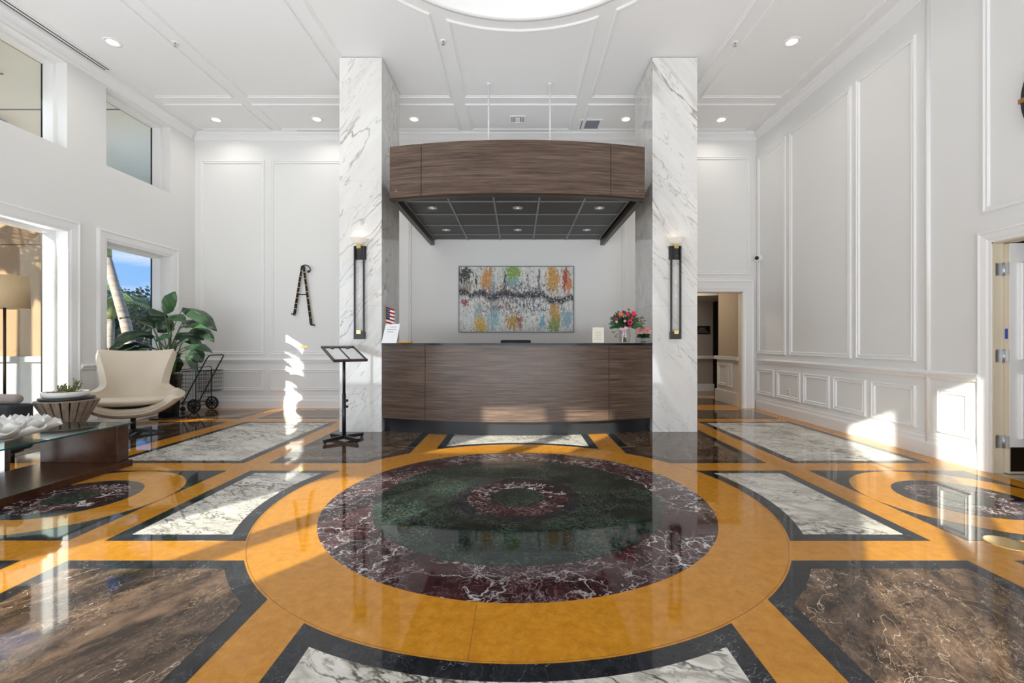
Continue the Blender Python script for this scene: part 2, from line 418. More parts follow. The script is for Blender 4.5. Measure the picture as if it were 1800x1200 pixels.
def cells(mb, plane, a0, a1, z0, z1, t0, t1, holes):
    """wall slab with rectangular holes; plane 'x' -> slab normal along x (a = y)"""
    As = sorted({a0, a1} | {h[0] for h in holes} | {h[1] for h in holes})
    Zs = sorted({z0, z1} | {h[2] for h in holes} | {h[3] for h in holes})
    for i in range(len(As) - 1):
        j = 0
        while j < len(Zs) - 1:
            ac = (As[i] + As[i + 1]) / 2
            def hole(jj):
                zc = (Zs[jj] + Zs[jj + 1]) / 2
                return any(h[0] < ac < h[1] and h[2] < zc < h[3] for h in holes)
            if hole(j): j += 1; continue
            k = j
            while k + 1 < len(Zs) - 1 and not hole(k + 1): k += 1
            if plane == 'x': mb.box(t0, t1, As[i], As[i + 1], Zs[j], Zs[k + 1])
            else: mb.box(As[i], As[i + 1], t0, t1, Zs[j], Zs[k + 1])
            j = k + 1

PF = [(0, 0), (0.0, .012), (.008, .022), (.020, .022), (.026, .012), (.040, .012), (.048, .018), (.056, .008), (.058, 0)]   # panel moulding

# --- left wall with its windows
lw = [(6.21, 7.36), (4.52, 5.67), (2.83, 3.98), (1.14, 2.29), (-.55, .60)]
UZ = (3.58, 4.65); LZ = (0.14, 2.54)
holes = [(a, b, *UZ) for a, b in lw] + [(a, b, *LZ) for a, b in lw]
mb = MB(); cells(mb, 'x', YF, YB, 0, H, XL - TH, XL, holes)
wall_left = obj('wall_left', mb, M['paint'], kind='structure')
wi = 0
for zz, hi in ((UZ, True), (LZ, False)):
    for a, b in lw:
        wi += 1
        w = struct('window_%d' % wi, (XL - .28, (a + b) / 2, zz[0]))
        mb = MB(); t = .018
        gx = XL - .29
        mb.box(gx - .02, gx + .02, a, a + t, zz[0], zz[1]); mb.box(gx - .02, gx + .02, b - t, b, zz[0], zz[1])
        mb.box(gx - .02, gx + .02, a + t, b - t, zz[0], zz[0] + t); mb.box(gx - .02, gx + .02, a + t, b - t, zz[1] - t, zz[1])
        obj('window_frame', mb, M['frameblk'], w)
        mb = MB(); mb.box(gx - .004, gx + .004, a + t, b - t, zz[0] + t, zz[1] - t); obj('pane', mb, M['glass'], w)
        mb = MB()                       # stepped jamb lining inside the reveal
        mb.frame((XL - .14, 0, 0), (0, 1, 0), (0, 0, 1), (1, 0, 0), a, b, zz[0], zz[1], [(0, -.13), (.035, -.13), (.035, 0), (0, 0)])
        obj('jamb_lining', mb, M['trim'], w)
        if not hi:
            mb = MB()
            pr = [(-.145, 0), (-.145, .035), (-.125, .042), (-.11, .030), (-.035, .022), (-.02, .012), (0.0, .012), (0, 0)]
            o_, u_, v_, n_ = (XL, 0, 0), (0, 1, 0), (0, 0, 1), (1, 0, 0)
            mb.frame(o_, u_, v_, n_, a, b, zz[0], zz[1], pr); obj('casing', mb, M['trim'], w)
# --- right wall with the door opening
DY0, DY1, DZ = 2.35, 3.985, 2.03
mb = MB(); cells(mb, 'x', YF, YB, 0, H, XR, XR + .15, [(DY0, DY1, 0, DZ)])
wall_right = obj('wall_right', mb, M['paint'], kind='structure')
for y0, y1, z0, z1 in [(7.04, 7.86, .95, 4.36), (5.66, 6.94, .95, 4.36), (4.74, 5.58, .95, 4.38),
                       (7.36, 7.88, .26, .70), (6.68, 7.28, .26, .70), (6.05, 6.61, .26, .70), (5.42, 5.98, .26, .70), (4.74, 5.34, .26, .70), (4.16, 4.50, .26, .70),
                       (-.6, 4.06, 2.30, 4.50), (1.2, 2.1, .26, .70)]:
    mb = MB(); mb.frame((XR, 0, 0), (0, 1, 0), (0, 0, 1), (-1, 0, 0), y0, y1, z0, z1, PF); obj('panel_molding', mb, M['trim'], wall_right)
mb = MB(); mb.tube([(XR - .004, 4.60, .12), (XR - .004, 4.60, H)], .022, 12); obj('corner_bead', mb, M['trim'], wall_right)
# --- back wall with the hall opening
HX0, HX1, HZ = 2.72, 3.935, 2.04
mb = MB(); cells(mb, 'y', XL - TH, XR + .15, 0, H, YB, YB + .12, [(HX0, HX1, 0, HZ)])
wall_back = obj('wall_back', mb, M['paint'], kind='structure')
for x0, x1, z0, z1 in [(-5.55, -4.43, .93, 4.33), (-4.33, -2.35, .93, 4.33), (-1.92, 1.88, 1.0, 4.33), (2.35, 4.07, 2.33, 4.40),
                       (-5.55, -4.43, .30, .68), (-4.33, -3.0, .30, .68), (-2.9, -2.35, .30, .68)]:
    mb = MB(); mb.frame((0, YB, 0), (1, 0, 0), (0, 0, 1), (0, -1, 0), x0, x1, z0, z1, PF); obj('panel_molding', mb, M['trim'], wall_back)
# --- wall behind the camera: glazed entrance front
fh = [(-5.05, -4.2, 0.05, 2.27), (-4.05, -3.47, 0.05, 2.27), (-5.05, -4.2, 2.59, 3.38), (-4.05, -3.47, 2.59, 3.38),
      (-.6, -.04, .05, 3.2), (.25, .62, .05, 3.2)]
mb = MB(); cells(mb, 'y', XL - TH, XR + .15, 0, H, YF - .06, YF, fh)
obj('wall_front', mb, M['paint'], kind='structure')
for a, b, z0, z1 in fh:
    wi += 1
    w = struct('window_%d' % wi, (a, YF - .03, z0))
    mb = MB(); mb.frame((0, YF - .005, 0), (1, 0, 0), (0, 0, 1), (0, -1, 0), a, b, z0, z1, [(0, 0), (.03, 0), (.03, .05), (0, .05)]); obj('window_frame', mb, M['frameblk'], w)
    mb = MB(); mb.box(a, b, YF - .034, YF - .028, z0, z1); obj('pane', mb, M['glass'], w)

# --- ceiling with the round recess
DR = 1.735
def arc(cx, cy, r, a0, a1, n):
    return [(cx + r * math.cos(a0 + (a1 - a0) * i / n), cy + r * math.sin(a0 + (a1 - a0) * i / n)) for i in range(n + 1)]
mb = MB(); n = 96
ring = arc(0, CC, DR, 0, 2 * PI, n)[:-1]
def outer_pt(a):                        # where a ray from the recess centre meets the room outline
    dx, dy = math.cos(a), math.sin(a)
    t = min([(XR + .15) / dx if dx > 1e-9 else 1e9, (XL - TH) / dx if dx < -1e-9 else 1e9,
             (YB + .12 - CC) / dy if dy > 1e-9 else 1e9, (YF - .06 - CC) / dy if dy < -1e-9 else 1e9])
    return (dx * t, CC + dy * t)
angs = sorted(set([2 * PI * i / n for i in range(n)] + [math.atan2(y - CC, x) % (2 * PI) for x in (XR + .15, XL - TH) for y in (YB + .12, YF - .06)]))
for z in (H, H + .06):
    inn = [(DR * math.cos(a), CC + DR * math.sin(a), z) for a in angs]; out = [(*outer_pt(a), z) for a in angs]
    m_ = len(angs)
    mb._add(inn + out, [(i, (i + 1) % m_, m_ + (i + 1) % m_, m_ + i) for i in range(m_)])
ceiling = obj('ceiling', mb, M['ceil'], kind='structure')
mb = MB(); prof = [(DR + .05, H - .0), (DR + .05, H - .022), (DR + .01, H - .035), (DR - .02, H - .02), (DR - .02, H + .20)]
mb.lathe((0, CC, 0), prof, 96); obj('recess_rim', mb, M['trim'], ceiling)
mb = MB(); pr = [(DR - .02, H + .20), (DR + .16, H + .20), (DR + .16, H + .30)] + [((DR + .16) * math.cos(t * PI / 2 / 10), H + .30 + .45 * math.sin(t * PI / 2 / 10)) for t in range(1, 11)]
mb.lathe((0, CC, 0), pr, 96); obj('recess_dome', mb, M['dome'], ceiling)
# moulding on the ceiling
CPF = [(0, 0), (0, -.012), (.010, -.020), (.026, -.020), (.034, -.008), (.048, -.008), (.054, 0)]
def cframe(x0, x1, y0, y1):
    mb = MB(); L = []
    for ins, h in CPF:
        L.append([(x0 + ins, y0 + ins, H + h), (x1 - ins, y0 + ins, H + h), (x1 - ins, y1 - ins, H + h), (x0 + ins, y1 - ins, H + h)])
    mb.loops(L, cap=False); obj('ceiling_molding', mb, M['ceil'], ceiling)
def cframe_arc(x0, x1, y1, r, flip=1):
    """panel whose side towards the recess follows the round rim"""
    mb = MB(); L = []
    for ins, h in CPF:
        a, b, t, rr = x0 + ins, x1 - ins, y1 - ins * (1 if flip > 0 else -1), r + ins
        q0, q1 = math.sqrt(max(rr * rr - a * a, 0)), math.sqrt(max(rr * rr - b * b, 0))
        pts = []
        aa0, aa1 = math.atan2(q0, a), math.atan2(q1, b)
        for i in range(25):
            g = aa0 + (aa1 - aa0) * i / 24
            pts.append((rr * math.cos(g), CC + flip * rr * math.sin(g), H + h))
        pts += [(b, t, H + h), (a, t, H + h)]
        L.append(pts)
    mb.loops(L, cap=False); obj('ceiling_molding', mb, M['ceil'], ceiling)
cframe_arc(-.81, .91, 6.77, 1.94)
RO = 1.94
cframe_arc(-1.92, -.98, 6.77, RO) if False else None
def cpanel_side(x0, x1, y1):            # wide side panel with a corner cut by the rim
    s = 1 if x0 > 0 else -1
    mb = MB(); L = []
    for ins, h in CPF:
        a, b = x0 + ins, x1 - ins; rr = RO + ins
        nx = a if s > 0 else b; fx = b if s > 0 else a
        g1 = math.acos(max(-1, min(1, nx / rr))); g0 = 0.0 if s > 0 else PI
        pts = [(rr * math.cos(g0 + (g1 - g0) * i / 24), CC + rr * math.sin(g0 + (g1 - g0) * i / 24), H + h) for i in range(25)]
        pts += [(nx, y1 - ins, H + h), (fx, y1 - ins, H + h), (fx, CC + ins * .3, H + h)]
        L.append(pts)
    mb.loops(L, cap=False); obj('ceiling_molding', mb, M['ceil'], ceiling)
cpanel_side(-2.31, -.98, 6.77); cpanel_side(1.08, 2.57, 6.77)
cframe(-4.06, -2.49, .3, 6.77); cframe(2.73, 3.96, .3, 6.77); cframe(-5.44, -4.24, .3, 6.77)
for x0, x1 in [(-5.44, -4.24), (-4.09, -2.49), (-2.31, -.98), (-.81, .91), (1.08, 2.57), (2.73, 3.96)]:
    cframe(x0, x1, 6.95, 7.80)
# crown, chair rail, baseboard
def run_x(name, x0, x1, y, sgn, prof, z, mt, mb=None):     # prof (out, up); wall at y, room towards sgn
    mb = MB(); L = [[(x, y + sgn * o, z + u) for o, u in prof] for x in (x0, x1)]
    mb.loops(L); return obj(name, mb, mt, kind='structure')
def run_y(name, y0, y1, x, sgn, prof, z, mt):
    mb = MB(); L = [[(x + sgn * o, y, z + u) for o, u in prof] for y in (y0, y1)]
    mb.loops(L); return obj(name, mb, mt, kind='structure')
CROWN = [(0, 0), (.012, 0), (.022, .018), (.03, .05), (.05, .08), (.075, .10), (.085, .12), (.085, .14), (0, .14)]
RAIL = [(0, 0), (.012, 0), (.022, .015), (.022, .03), (.04, .045), (.045, .065), (.03, .08), (0, .085)]
BASE = [(0, 0), (.030, 0), (.030, .13), (.024, .145), (.018, .16), (.018, .185), (.010, .205), (.010, .22), (0, .225)]
run_x('trim_1', XL, XR, YB, -1, CROWN, H - .14, M['trim'])
run_y('trim_2', YF, YB - .085, XL, 1, CROWN, H - .14, M['trim'])
run_y('trim_3', YF, YB - .085, XR, -1, CROWN, H - .14, M['trim'])
run_x('trim_4', XL, -2.30, YB, -1, RAIL, .785, M['trim'])
run_y('trim_5', 4.08, YB - .045, XR, -1, RAIL, .785, M['trim'])
run_y('trim_6', YF, 2.22, XR, -1, RAIL, .785, M['trim'])
run_y('trim_7', 5.84, 6.05, XL, 1, RAIL, .785, M['trim'])
run_y('trim_8', 7.53, YB - .045, XL, 1, RAIL, .785, M['trim'])
run_x('baseboard_back', XL, 2.52, YB, -1, BASE, 0, M['trim'])
run_y('baseboard_right', 4.08, YB - .03, XR, -1, BASE, 0, M['trim'])
mb = MB(); prev = YF
for a, b in sorted(lw):
    a2, b2 = a - .15, b + .15
    if a2 > prev: mb.loops([[(XL + o, y, u) for o, u in BASE] for y in (prev, a2)])
    prev = b2
mb.loops([[(XL + o, y, u) for o, u in BASE] for y in (prev, YB - .03)])
obj('baseboard_left', mb, M['trim'], kind='structure')
for x0, x1 in [(-5.95, -5.95)]: pass

# --- floor: gold field, black-bordered panels, medallions
mb = MB(); mb.box(XL - TH, XR + .15, YF - .06, YB + .12, -.12, 0)
floor = obj('floor', mb, M['gold'], kind='structure')
def inlay(name, pts, z, mt, th=.0012):
    mb = MB(); mb.prism(pts, z, z + th); return obj(name, mb, mt, floor)
def corner_cut(x0, x1, y0, y1, r, ins):
    """rectangle (inset by ins) minus the disc of radius r+ins around (0,CC); returns outline or None"""
    x0, x1, y0, y1, r = x0 + ins, x1 - ins, y0 + ins, y1 - ins, r + ins
    N = 420
    # polygon walk of the rectangle, projected out of the disc
    def inside(p): return p[0] ** 2 + (p[1] - CC) ** 2 < r * r - 1e-9
    C = [(x0, y0), (x1, y0), (x1, y1), (x0, y1)]
    pts = []
    for i in range(4):
        a, b = C[i], C[(i + 1) % 4]
        if not inside(a): pts.append(('p', a))
        # intersections along edge
        dx, dy = b[0] - a[0], b[1] - a[1]
        A = dx * dx + dy * dy; B = 2 * (a[0] * dx + (a[1] - CC) * dy); Cc = a[0] ** 2 + (a[1] - CC) ** 2 - r * r
        D = B * B - 4 * A * Cc
        if D > 0:
            for t in sorted([(-B - math.sqrt(D)) / 2 / A, (-B + math.sqrt(D)) / 2 / A]):
                if 0 < t < 1: pts.append(('x', (a[0] + dx * t, a[1] + dy * t)))
    xs = [i for i, q in enumerate(pts) if q[0] == 'x']
    if len(xs) < 2: return [q[1] for q in pts]
    # find the consecutive pair of crossings joined by the arc inside the rectangle
    out = []
    n_ = len(pts)
    for i in range(n_):
        out.append(pts[i][1])
        j = (i + 1) % n_
        if pts[i][0] == 'x' and pts[j][0] == 'x':
            p, q = pts[i][1], pts[j][1]
            a0 = math.atan2(p[1] - CC, p[0]); a1 = math.atan2(q[1] - CC, q[0])
            while a1 - a0 > PI: a1 -= 2 * PI
            while a1 - a0 < -PI: a1 += 2 * PI
            mid = ((p[0] + q[0]) / 2, (p[1] + q[1]) / 2)
            if inside(mid):
                for k in range(1, 32):
                    g = a0 + (a1 - a0) * k / 32
                    out.append((r * math.cos(g), CC + r * math.sin(g)))
    return out
R1 = 1.74
def panel(x0, x1, y0, y1, mt, b=.088, cut=True):
    r = R1 if cut else 0.0
    p = corner_cut(x0, x1, y0, y1, r if cut else .0001, 0)
    q = corner_cut(x0, x1, y0, y1, r if cut else .0001, b)
    inlay('border_slab', p, 0, M['blackm'], .001)
    inlay('marble_slab', q, .001, M[mt], .001)
Y1, Y2 = CC - .972, CC + .955
for s in (1, -1):
    f = lambda a, b_: (a, b_) if s > 0 else (-b_, -a)
    panel(*f(1.0, 2.395), CC - .735, CC + .70, 'whitem')                  # beside the medallion
    panel(*f(1.12, 2.37), .35, Y1, 'brownm')                              # near corners
    panel(*f(1.12, 2.37), Y2, 6.54, 'brownm')                             # far corners
    panel(*f(2.61, 3.94), Y2, 6.54, 'whitem', cut=False)
    panel(*f(2.61, 3.94), 6.82, 7.67, 'brownm', cut=False)
    panel(*f(2.62, 3.98), .35, Y1, 'brownm', cut=False)
    # square with the small medallion
    a, b_ = f(2.61, 3.99)
    mcx = (a + b_) / 2
    inlay('border_slab', [(a, CC - .73), (b_, CC - .73), (b_, CC + .70), (a, CC + .70)], 0, M['blackm'], .001)
    for k, (rr, mt) in enumerate([(.688, 'gold'), (.42, 'blackm'), (.335, 'redm'), (.16, 'greenm')]):
        inlay('medallion_ring', arc(mcx, CC - .015, rr, 0, 2 * PI, 64)[:-1], .001 + k * .0007, M[mt], .0007)
panel(-.875, .875, .35, CC - 1.2, 'whitem')
panel(-.875, .875, CC + 1.2, 6.54, 'whitem')
panel(-5.5, -4.2, Y2, 6.54, 'brownm', cut=False)
panel(-5.5, -4.2, 6.82, 7.67, 'brownm', cut=False)
panel(-5.5, -4.2, CC - .73, CC + .70, 'brownm', cut=False)
mb = MB(); mb.lathe((0, CC, 0), [(R1 - .012, 0), (R1 - .012, .0006), (R1 - .0102, .0006), (R1 - .0102, 0)], 160); obj('joint_line', mb, M['jointm'], floor)
mb = MB()
for x_, y0_, y1_ in [(-.18, .35, CC - 1.36), ]:
    mb.box(x_ - .0012, x_ + .0012, CC - R1, CC - 1.36, 0, .0006)
obj('joint_line', mb, M['jointm'], floor)
for k, (rr, mt) in enumerate([(1.362, 'redm'), (1.035, 'greenm'), (.46, 'blackm'), (.372, 'redm'), (.2, 'greenm')]):
    inlay('medallion_ring', arc(0, CC, rr, 0, 2 * PI, 128)[:-1], k * .0008, M[mt], .0008)
mb = MB(); mb.lathe((2.80, 2.59, 0), [(0.0001, .004), (.085, .004), (.092, .003), (.1, .003), (.1, 0)], 32)
single('floor_cover_plate', mb, M['brass'], (2.80, 2.59, 0.0), 'round brass cover plate let into the golden marble floor', 'floor plate')

# --- hall beyond the back opening
YH = YB + .12
hall = struct('wall_hall', (3.3, YH, 0))
mb = MB(); mb.box(2.0, 5.0, YH, 11.3, -.12, 0); hf = obj('floor_hall', mb, M['gold'], kind='structure')
mb = MB(); mb.box(2.2, 3.95, 8.35, 9.4, 0, .001); obj('border_slab', mb, M['blackm'], hf)
mb = MB(); mb.box(2.3, 3.86, 8.44, 9.31, .001, .002); obj('marble_slab', mb, M['brownm'], hf)
mb = MB(); mb.box(2.2, 4.6, 9.75, 10.6, 0, .001); obj('marble_slab', mb, M['brownm'], hf)
mb = MB(); mb.box(3.97, 4.09, YH, 8.95, 0, 2.6); obj('side_wall', mb, M['hallwall'], hall)
mb = MB(); mb.box(3.94, 3.97, YH, 8.95, 0, .86); mb.box(3.91, 3.94, YH, 8.97, 0, .24); mb.box(3.90, 3.94, YH, 8.98, .82, .89); obj('wainscot', mb, M['halltrim'], hall, bevel=.006)
for y0, y1 in ((8.30, 8.45), (8.48, 8.88)):
    mb = MB(); mb.frame((3.94, 0, 0), (0, 1, 0), (0, 0, 1), (-1, 0, 0), y0, y1, .32, .76, PF); obj('panel_molding', mb, M['halltrim'], hall)
mb = MB(); mb.box(1.9, 4.62, 10.7, 10.8, 0, 2.6); obj('end_wall', mb, M['hallwall2'], hall)
mb = MB(); mb.box(1.9, 4.64, 10.66, 10.7, 0, .17); obj('baseboard', mb, M['trim'], hall, bevel=.006)
mb = MB(); mb.box(1.9, 4.65, 10.64, 10.7, .76, .83); obj('chair_rail', mb, M['trim'], hall, bevel=.008)
mb = MB(); mb.box(4.85, 5.0, 8.95, 11.2, 0, 2.6); mb.box(4.09, 5.0, 8.90, 8.95, 0, 2.6); mb.box(4.62, 5.0, 11.0, 11.2, 0, 2.6); obj('dark_recess', mb, M['darkdoor'], hall)
mb = MB(); mb.box(2.0, 2.1, YH, 10.8, 0, 2.6); obj('side_wall', mb, M['hallwall'], hall)
mb = MB(); mb.box(1.9, 5.0, YH, 11.3, 2.6, 2.7); obj('ceiling_hall', mb, M['hallwall2'], kind='structure')
mb = MB(); mb.prism([(2.1, 9.6), (4.2, 9.1), (4.62, 9.1), (4.62, 10.7), (2.1, 10.7)], 2.1, 2.6); obj('dropped_soffit', mb, M['halltrim'], hall)
sg = thing('hall_sign', (4.33, 10.7, 1.43), 'small black direction sign with pale lettering on the hall wall', 'sign')
mb = MB(); mb.box(4.10, 4.54, 10.675, 10.70, 1.345, 1.535); obj('plate', mb, M['black'], sg)
mb = MB()
for i, (x0, x1) in enumerate([(4.28, 4.42), (4.26, 4.44), (4.20, 4.50)]):
    mb.box(x0, x1, 10.672, 10.675, 1.49 - i * .045 - .014, 1.49 - i * .045)
obj('lettering', mb, M['ink'], sg)
area('hall_fill', (3.1, 8.9, 2.58), (0, 0, -1), .5, .5, 14, (1, .90, .78))  # added fill lamps that brighten the hall, without any fixture
area('hall_fill', (3.4, 9.9, 2.08), (0, 0, -1), .4, .4, 6, (1, .90, .78))
# opening casings
d1 = struct('door_1', ((HX0 + HX1) / 2, YB, 0))
mb = MB(); cp = [(-.20, 0), (-.20, .03), (-.175, .04), (-.155, .03), (-.05, .022), (-.03, .014), (0, .014), (0, 0)]
L = []
for ins, h in cp: L.append([(HX0 + ins, YB - h, 0), (HX0 + ins, YB - h, HZ - ins), (HX1 - ins, YB - h, HZ - ins), (HX1 - ins, YB - h, 0)])
mb.loops(L, closed=False, cap=False); obj('casing', mb, M['trim'], d1)
mb = MB(); mb.box(HX1 - .015, HX1, YB, YH, 0, HZ); mb.box(HX0, HX0 + .015, YB, YH, 0, HZ); mb.box(HX0, HX1, YB, YH, HZ - .015, HZ); obj('jamb', mb, M['cream'], d1)
d2 = struct('door_2', (XR, DY1, 0))
mb = MB(); L = []
for ins, h in [(-.105, 0), (-.105, .03), (-.09, .036), (-.075, .028), (-.035, .02), (-.02, .012), (0, .012), (0, 0)]:
    L.append([(XR - h, DY0 + ins, 0), (XR - h, DY0 + ins, DZ - ins), (XR - h, DY1 - ins, DZ - ins), (XR - h, DY1 - ins, 0)])
mb.loops(L, closed=False, cap=False); obj('casing', mb, M['trim'], d2)
mb = MB(); mb.box(XR - .001, XR + .15, DY1 - .012, DY1, 0, DZ); mb.box(XR - .001, XR + .15, DY0, DY0 + .012, 0, DZ); mb.box(XR - .001, XR + .15, DY0, DY1, DZ - .012, DZ); obj('jamb', mb, M['cream'], d2)
LX0, LX1, LY0, LY1 = 4.268, 5.10, 3.925, 3.970
mb = MB(); mb.box(LX0, LX1, LY0 + .002, LY1, .01, 2.01); lf = obj('door_leaf', mb, M['cream'], d2)
mb = MB(); mb.box(LX0 + .003, LX1, LY0 - .002, LY0 + .002, .24, 2.01); obj('door_face', mb, M['trim'], lf)
mb = MB(); mb.box(LX0 + .01, LX1, LY0 - .005, LY0 + .002, .03, .24); obj('kick_plate', mb, M['bronze'], lf)
for z0, z1 in ((.31, .88), (1.0, 1.84)):
    mb = MB(); mb.frame((0, LY0 - .002, 0), (1, 0, 0), (0, 0, 1), (0, -1, 0), LX0 + .075, LX1 - .08, z0, z1, [(0, 0), (0, .02), (.01, .03), (.035, .025), (.045, 0)]); obj('panel_molding', mb, M['trim'], lf)
for z in (1.79, 1.03, .28):
    mb = MB(); zz = z
    mb.box(LX0 - .003, LX0 + .001, LY0 + .001, LY1, z - .055, z + .055)
    mb.box(4.195, 4.262, LY1, LY1 + .004, z - .055, z + .055)
    mb.tube([(4.264, LY1 - .002, z - .058), (4.264, LY1 - .002, z + .058)], .0075, 8)
    mb2 = mb; obj('hinge', mb2, M['steel'], lf)
mb = MB(); mb.box(LX0 - .002, LX0 + .001, LY0 + .012, LY0 + .035, 1.18, 1.27); obj('blue_label', mb, M['blue'], lf)
mb = MB(); mb.box(XR + .001, 8.0, 1.5, 5.2, -.12, 0.002); obj('floor_side_room', mb, M['tanm'], kind='structure')
mb = MB(); mb.box(7.9, 8.0, 1.5, 5.2, 0, 2.8); mb.box(XR + .15, 8.0, 5.1, 5.2, 0, 2.8); mb.box(XR + .15, 8.0, 1.5, 1.6, 0, 2.8); obj('wall_side_room', mb, M['hallwall'], kind='structure')
mb = MB(); mb.box(XR + .15, 8.0, 1.5, 5.2, 2.7, 2.8); obj('ceiling_side_room', mb, M['ceil'], kind='structure')

# ------------------------------------------------------------------ columns
def column(x0, x1, mt, label):
    c = thing('marble_column', ((x0 + x1) / 2, 6.23, 0), label, 'column', 'marble columns flanking the desk', 'structure')
    zs = [0, 1.62, 3.22, H - .012]
    for i in range(3):
        mb = MB(); mb.box(x0, x1, 5.805, 6.66, zs[i] + (0.0004 if i else 0), zs[i + 1] - .0004); obj('marble_slab', mb, M[mt], c, bevel=.001)
    mb = MB(); mb.box(x0 + .012, x1 - .012, 5.82, 6.65, H - .014, H); obj('shadow_gap', mb, M['grille'], c)
    return c
column(-2.288, -1.745, 'colL', 'tall square white marble column left of the reception desk')
column(1.730, 2.305, 'colR', 'tall square white marble column right of the reception desk, beside the hall opening')

# ------------------------------------------------------------------ reception desk
def desk_front(x, ye, yc, hw, xc=-.01):
    t = (x - xc) / hw
    return ye - (ye - yc) * (1 - t * t)
DX0, DX1 = -1.738, 1.722; hw = (DX1 - DX0) / 2
desk = thing('reception_desk', (-.008, 5.9, 0), 'curved walnut-panelled reception desk with black top between the marble columns', 'reception desk')
def curved(mb, x0, x1, ye, yc, hw, z0, z1, th, n=24, extra=0):
    A = [(x0 + (x1 - x0) * i / n) for i in range(n + 1)]
    f = [(x, desk_front(x, ye, yc, hw)) for x in A]; b = [(x, desk_front(x, ye, yc, hw) + th) for x in reversed(A)]
    mb.prism(f + b, z0, z1)
S1, S2 = -1.150, 1.135
G = .003
for a, b in ((DX0, S1 - G), (S1 + G, S2 - G), (S2 + G, DX1)):
    mb = MB(); curved(mb, a, b, 5.80, 5.47, hw, .183, 1.112, .03); obj('wood_panel', mb, M['wood'], desk)
mb = MB(); curved(mb, DX0 + .02, DX1 - .02, 5.89, 5.57, hw, 0, .183, .04, 48); obj('toe_kick', mb, M['kick'], desk)
mb = MB(); curved(mb, DX0 + .01, DX1 - .01, 5.84, 5.51, hw, .183, 1.10, .02, 48); obj('carcass', mb, M['black'], desk)
A = [DX0 + (DX1 - DX0) * i / 48 for i in range(49)]
mb = MB(); mb.prism([(x, desk_front(x, 5.775, 5.44, hw)) for x in A] + [(DX1, 6.25), (DX0, 6.25)], 1.112, 1.140); obj('countertop', mb, M['blackstone'], desk)
for x in (DX0 + .02, -.6, .6, DX1 - .05):
    mb = MB(); mb.box(x, x + .03, 5.93, 6.22, 0, 1.112); obj('support_panel', mb, M['wood'], desk)
CT = 1.140

# ------------------------------------------------------------------ canopy
can = thing('hanging_canopy', (0, 6.5, 3.47), 'curved walnut canopy with dark tiled underside hung above the reception desk', 'canopy')
KX0, KX1 = -1.524, 1.514; khw = (KX1 - KX0) / 2
for a, b in ((KX0, -1.13 - G), (-1.13 + G, 1.09 - G), (1.09 + G, KX1)):
    mb = MB(); curved(mb, a, b, 5.385, 5.19, khw, 2.865, 3.475, .03); obj('wood_panel', mb, M['wood'], can)
mb = MB(); curved(mb, KX0, KX1, 5.385, 5.19, khw, 2.845, 2.865, .09, 40); obj('bottom_trim', mb, M['bronze'], can)
mb = MB(); curved(mb, KX0 + .01, KX1 - .01, 5.42, 5.225, khw, 2.865, 3.46, .02, 40); obj('backing', mb, M['black'], can)
for x0, x1 in ((KX0, KX0 + .07), (KX1 - .07, KX1)):
    mb = MB(); mb.box(x0, x1, 5.44, 7.91, 2.845, 3.46); obj('side_beam', mb, M['bronze'], can, bevel=.004)
mb = MB(); A = [KX0 + .02 + (KX1 - KX0 - .04) * i / 30 for i in range(31)]
mb.prism([(x, desk_front(x, 5.43, 5.25, khw)) for x in A] + [(KX1 - .02, 7.91), (KX0 + .02, 7.91)], 3.42, 3.46); obj('top_board', mb, M['black'], can)
xs = [-1.44, -.87, -.30, .27, .84, 1.41]; ys = [5.30, 5.76, 6.34, 6.92, 7.50, 7.90]
for i in range(5):
    for j in range(5):
        y0 = ys[j] if j else max(desk_front(xs[i], 5.43, 5.25, khw), desk_front(xs[i + 1], 5.43, 5.25, khw)) + .03
        mb = MB(); mb.box(xs[i] + .008, xs[i + 1] - .008, y0 + .008, ys[j + 1] - .008, 2.945, 2.965); obj('ceiling_tile', mb, M['tile'], can)
mb = MB()
for x in xs: mb.box(x - .012, x + .012, 5.36, 7.90, 2.935, 2.95)
for y in ys[1:-1]: mb.box(xs[0], xs[-1], y - .012, y + .012, 2.936, 2.951)
obj('grid_bar', mb, M['tbar'], can)
mb = MB(); mb.box(xs[0] - .012, xs[-1] + .012, 5.46, 7.90, 2.97, 2.98); obj('backing', mb, M['black'], can)
for px, top in ((859, 147), (967, 147)):
    X = (px - CX) * 6.4 / K
    mb = MB(); mb.tube([(X, 6.40, 3.44), (X, 6.40, H - .003)], .012, 8); mb.tube([(X, 6.40, H - .02), (X, 6.40, H - .003)], .03, 10); obj('hanging_rod', mb, M['trim'], can)
first = None
CANL = [(-1.14, 6.03), (0.0, 6.03), (1.09, 6.03), (-1.14, 7.2), (0.0, 7.2), (1.10, 7.2)]
names = ['front left', 'front middle', 'front right', 'rear left', 'rear middle', 'rear right']
for (x, y), nm in zip(CANL, names):
    lab = 'small round downlight in the dark canopy underside, %s of six' % nm
    if first is None:
        first = thing('canopy_downlight', (x, y, 2.945), lab, 'downlight', 'small downlights under the canopy')
        mb = MB(); mb.lathe((x, y, 2.945), [(.028, .004), (.028, -.008), (.062, -.010), (.066, 0)], 20); obj('trim_ring', mb, M['steel'], first)
        mb = MB(); mb.lathe((x, y, 2.945), [(.0005, .0), (.030, .0), (.030, -.004), (.0005, -.004)], 16); obj('lens', mb, M['emis2'], first)
    else: dup(first, (x, y, 2.945), lab)

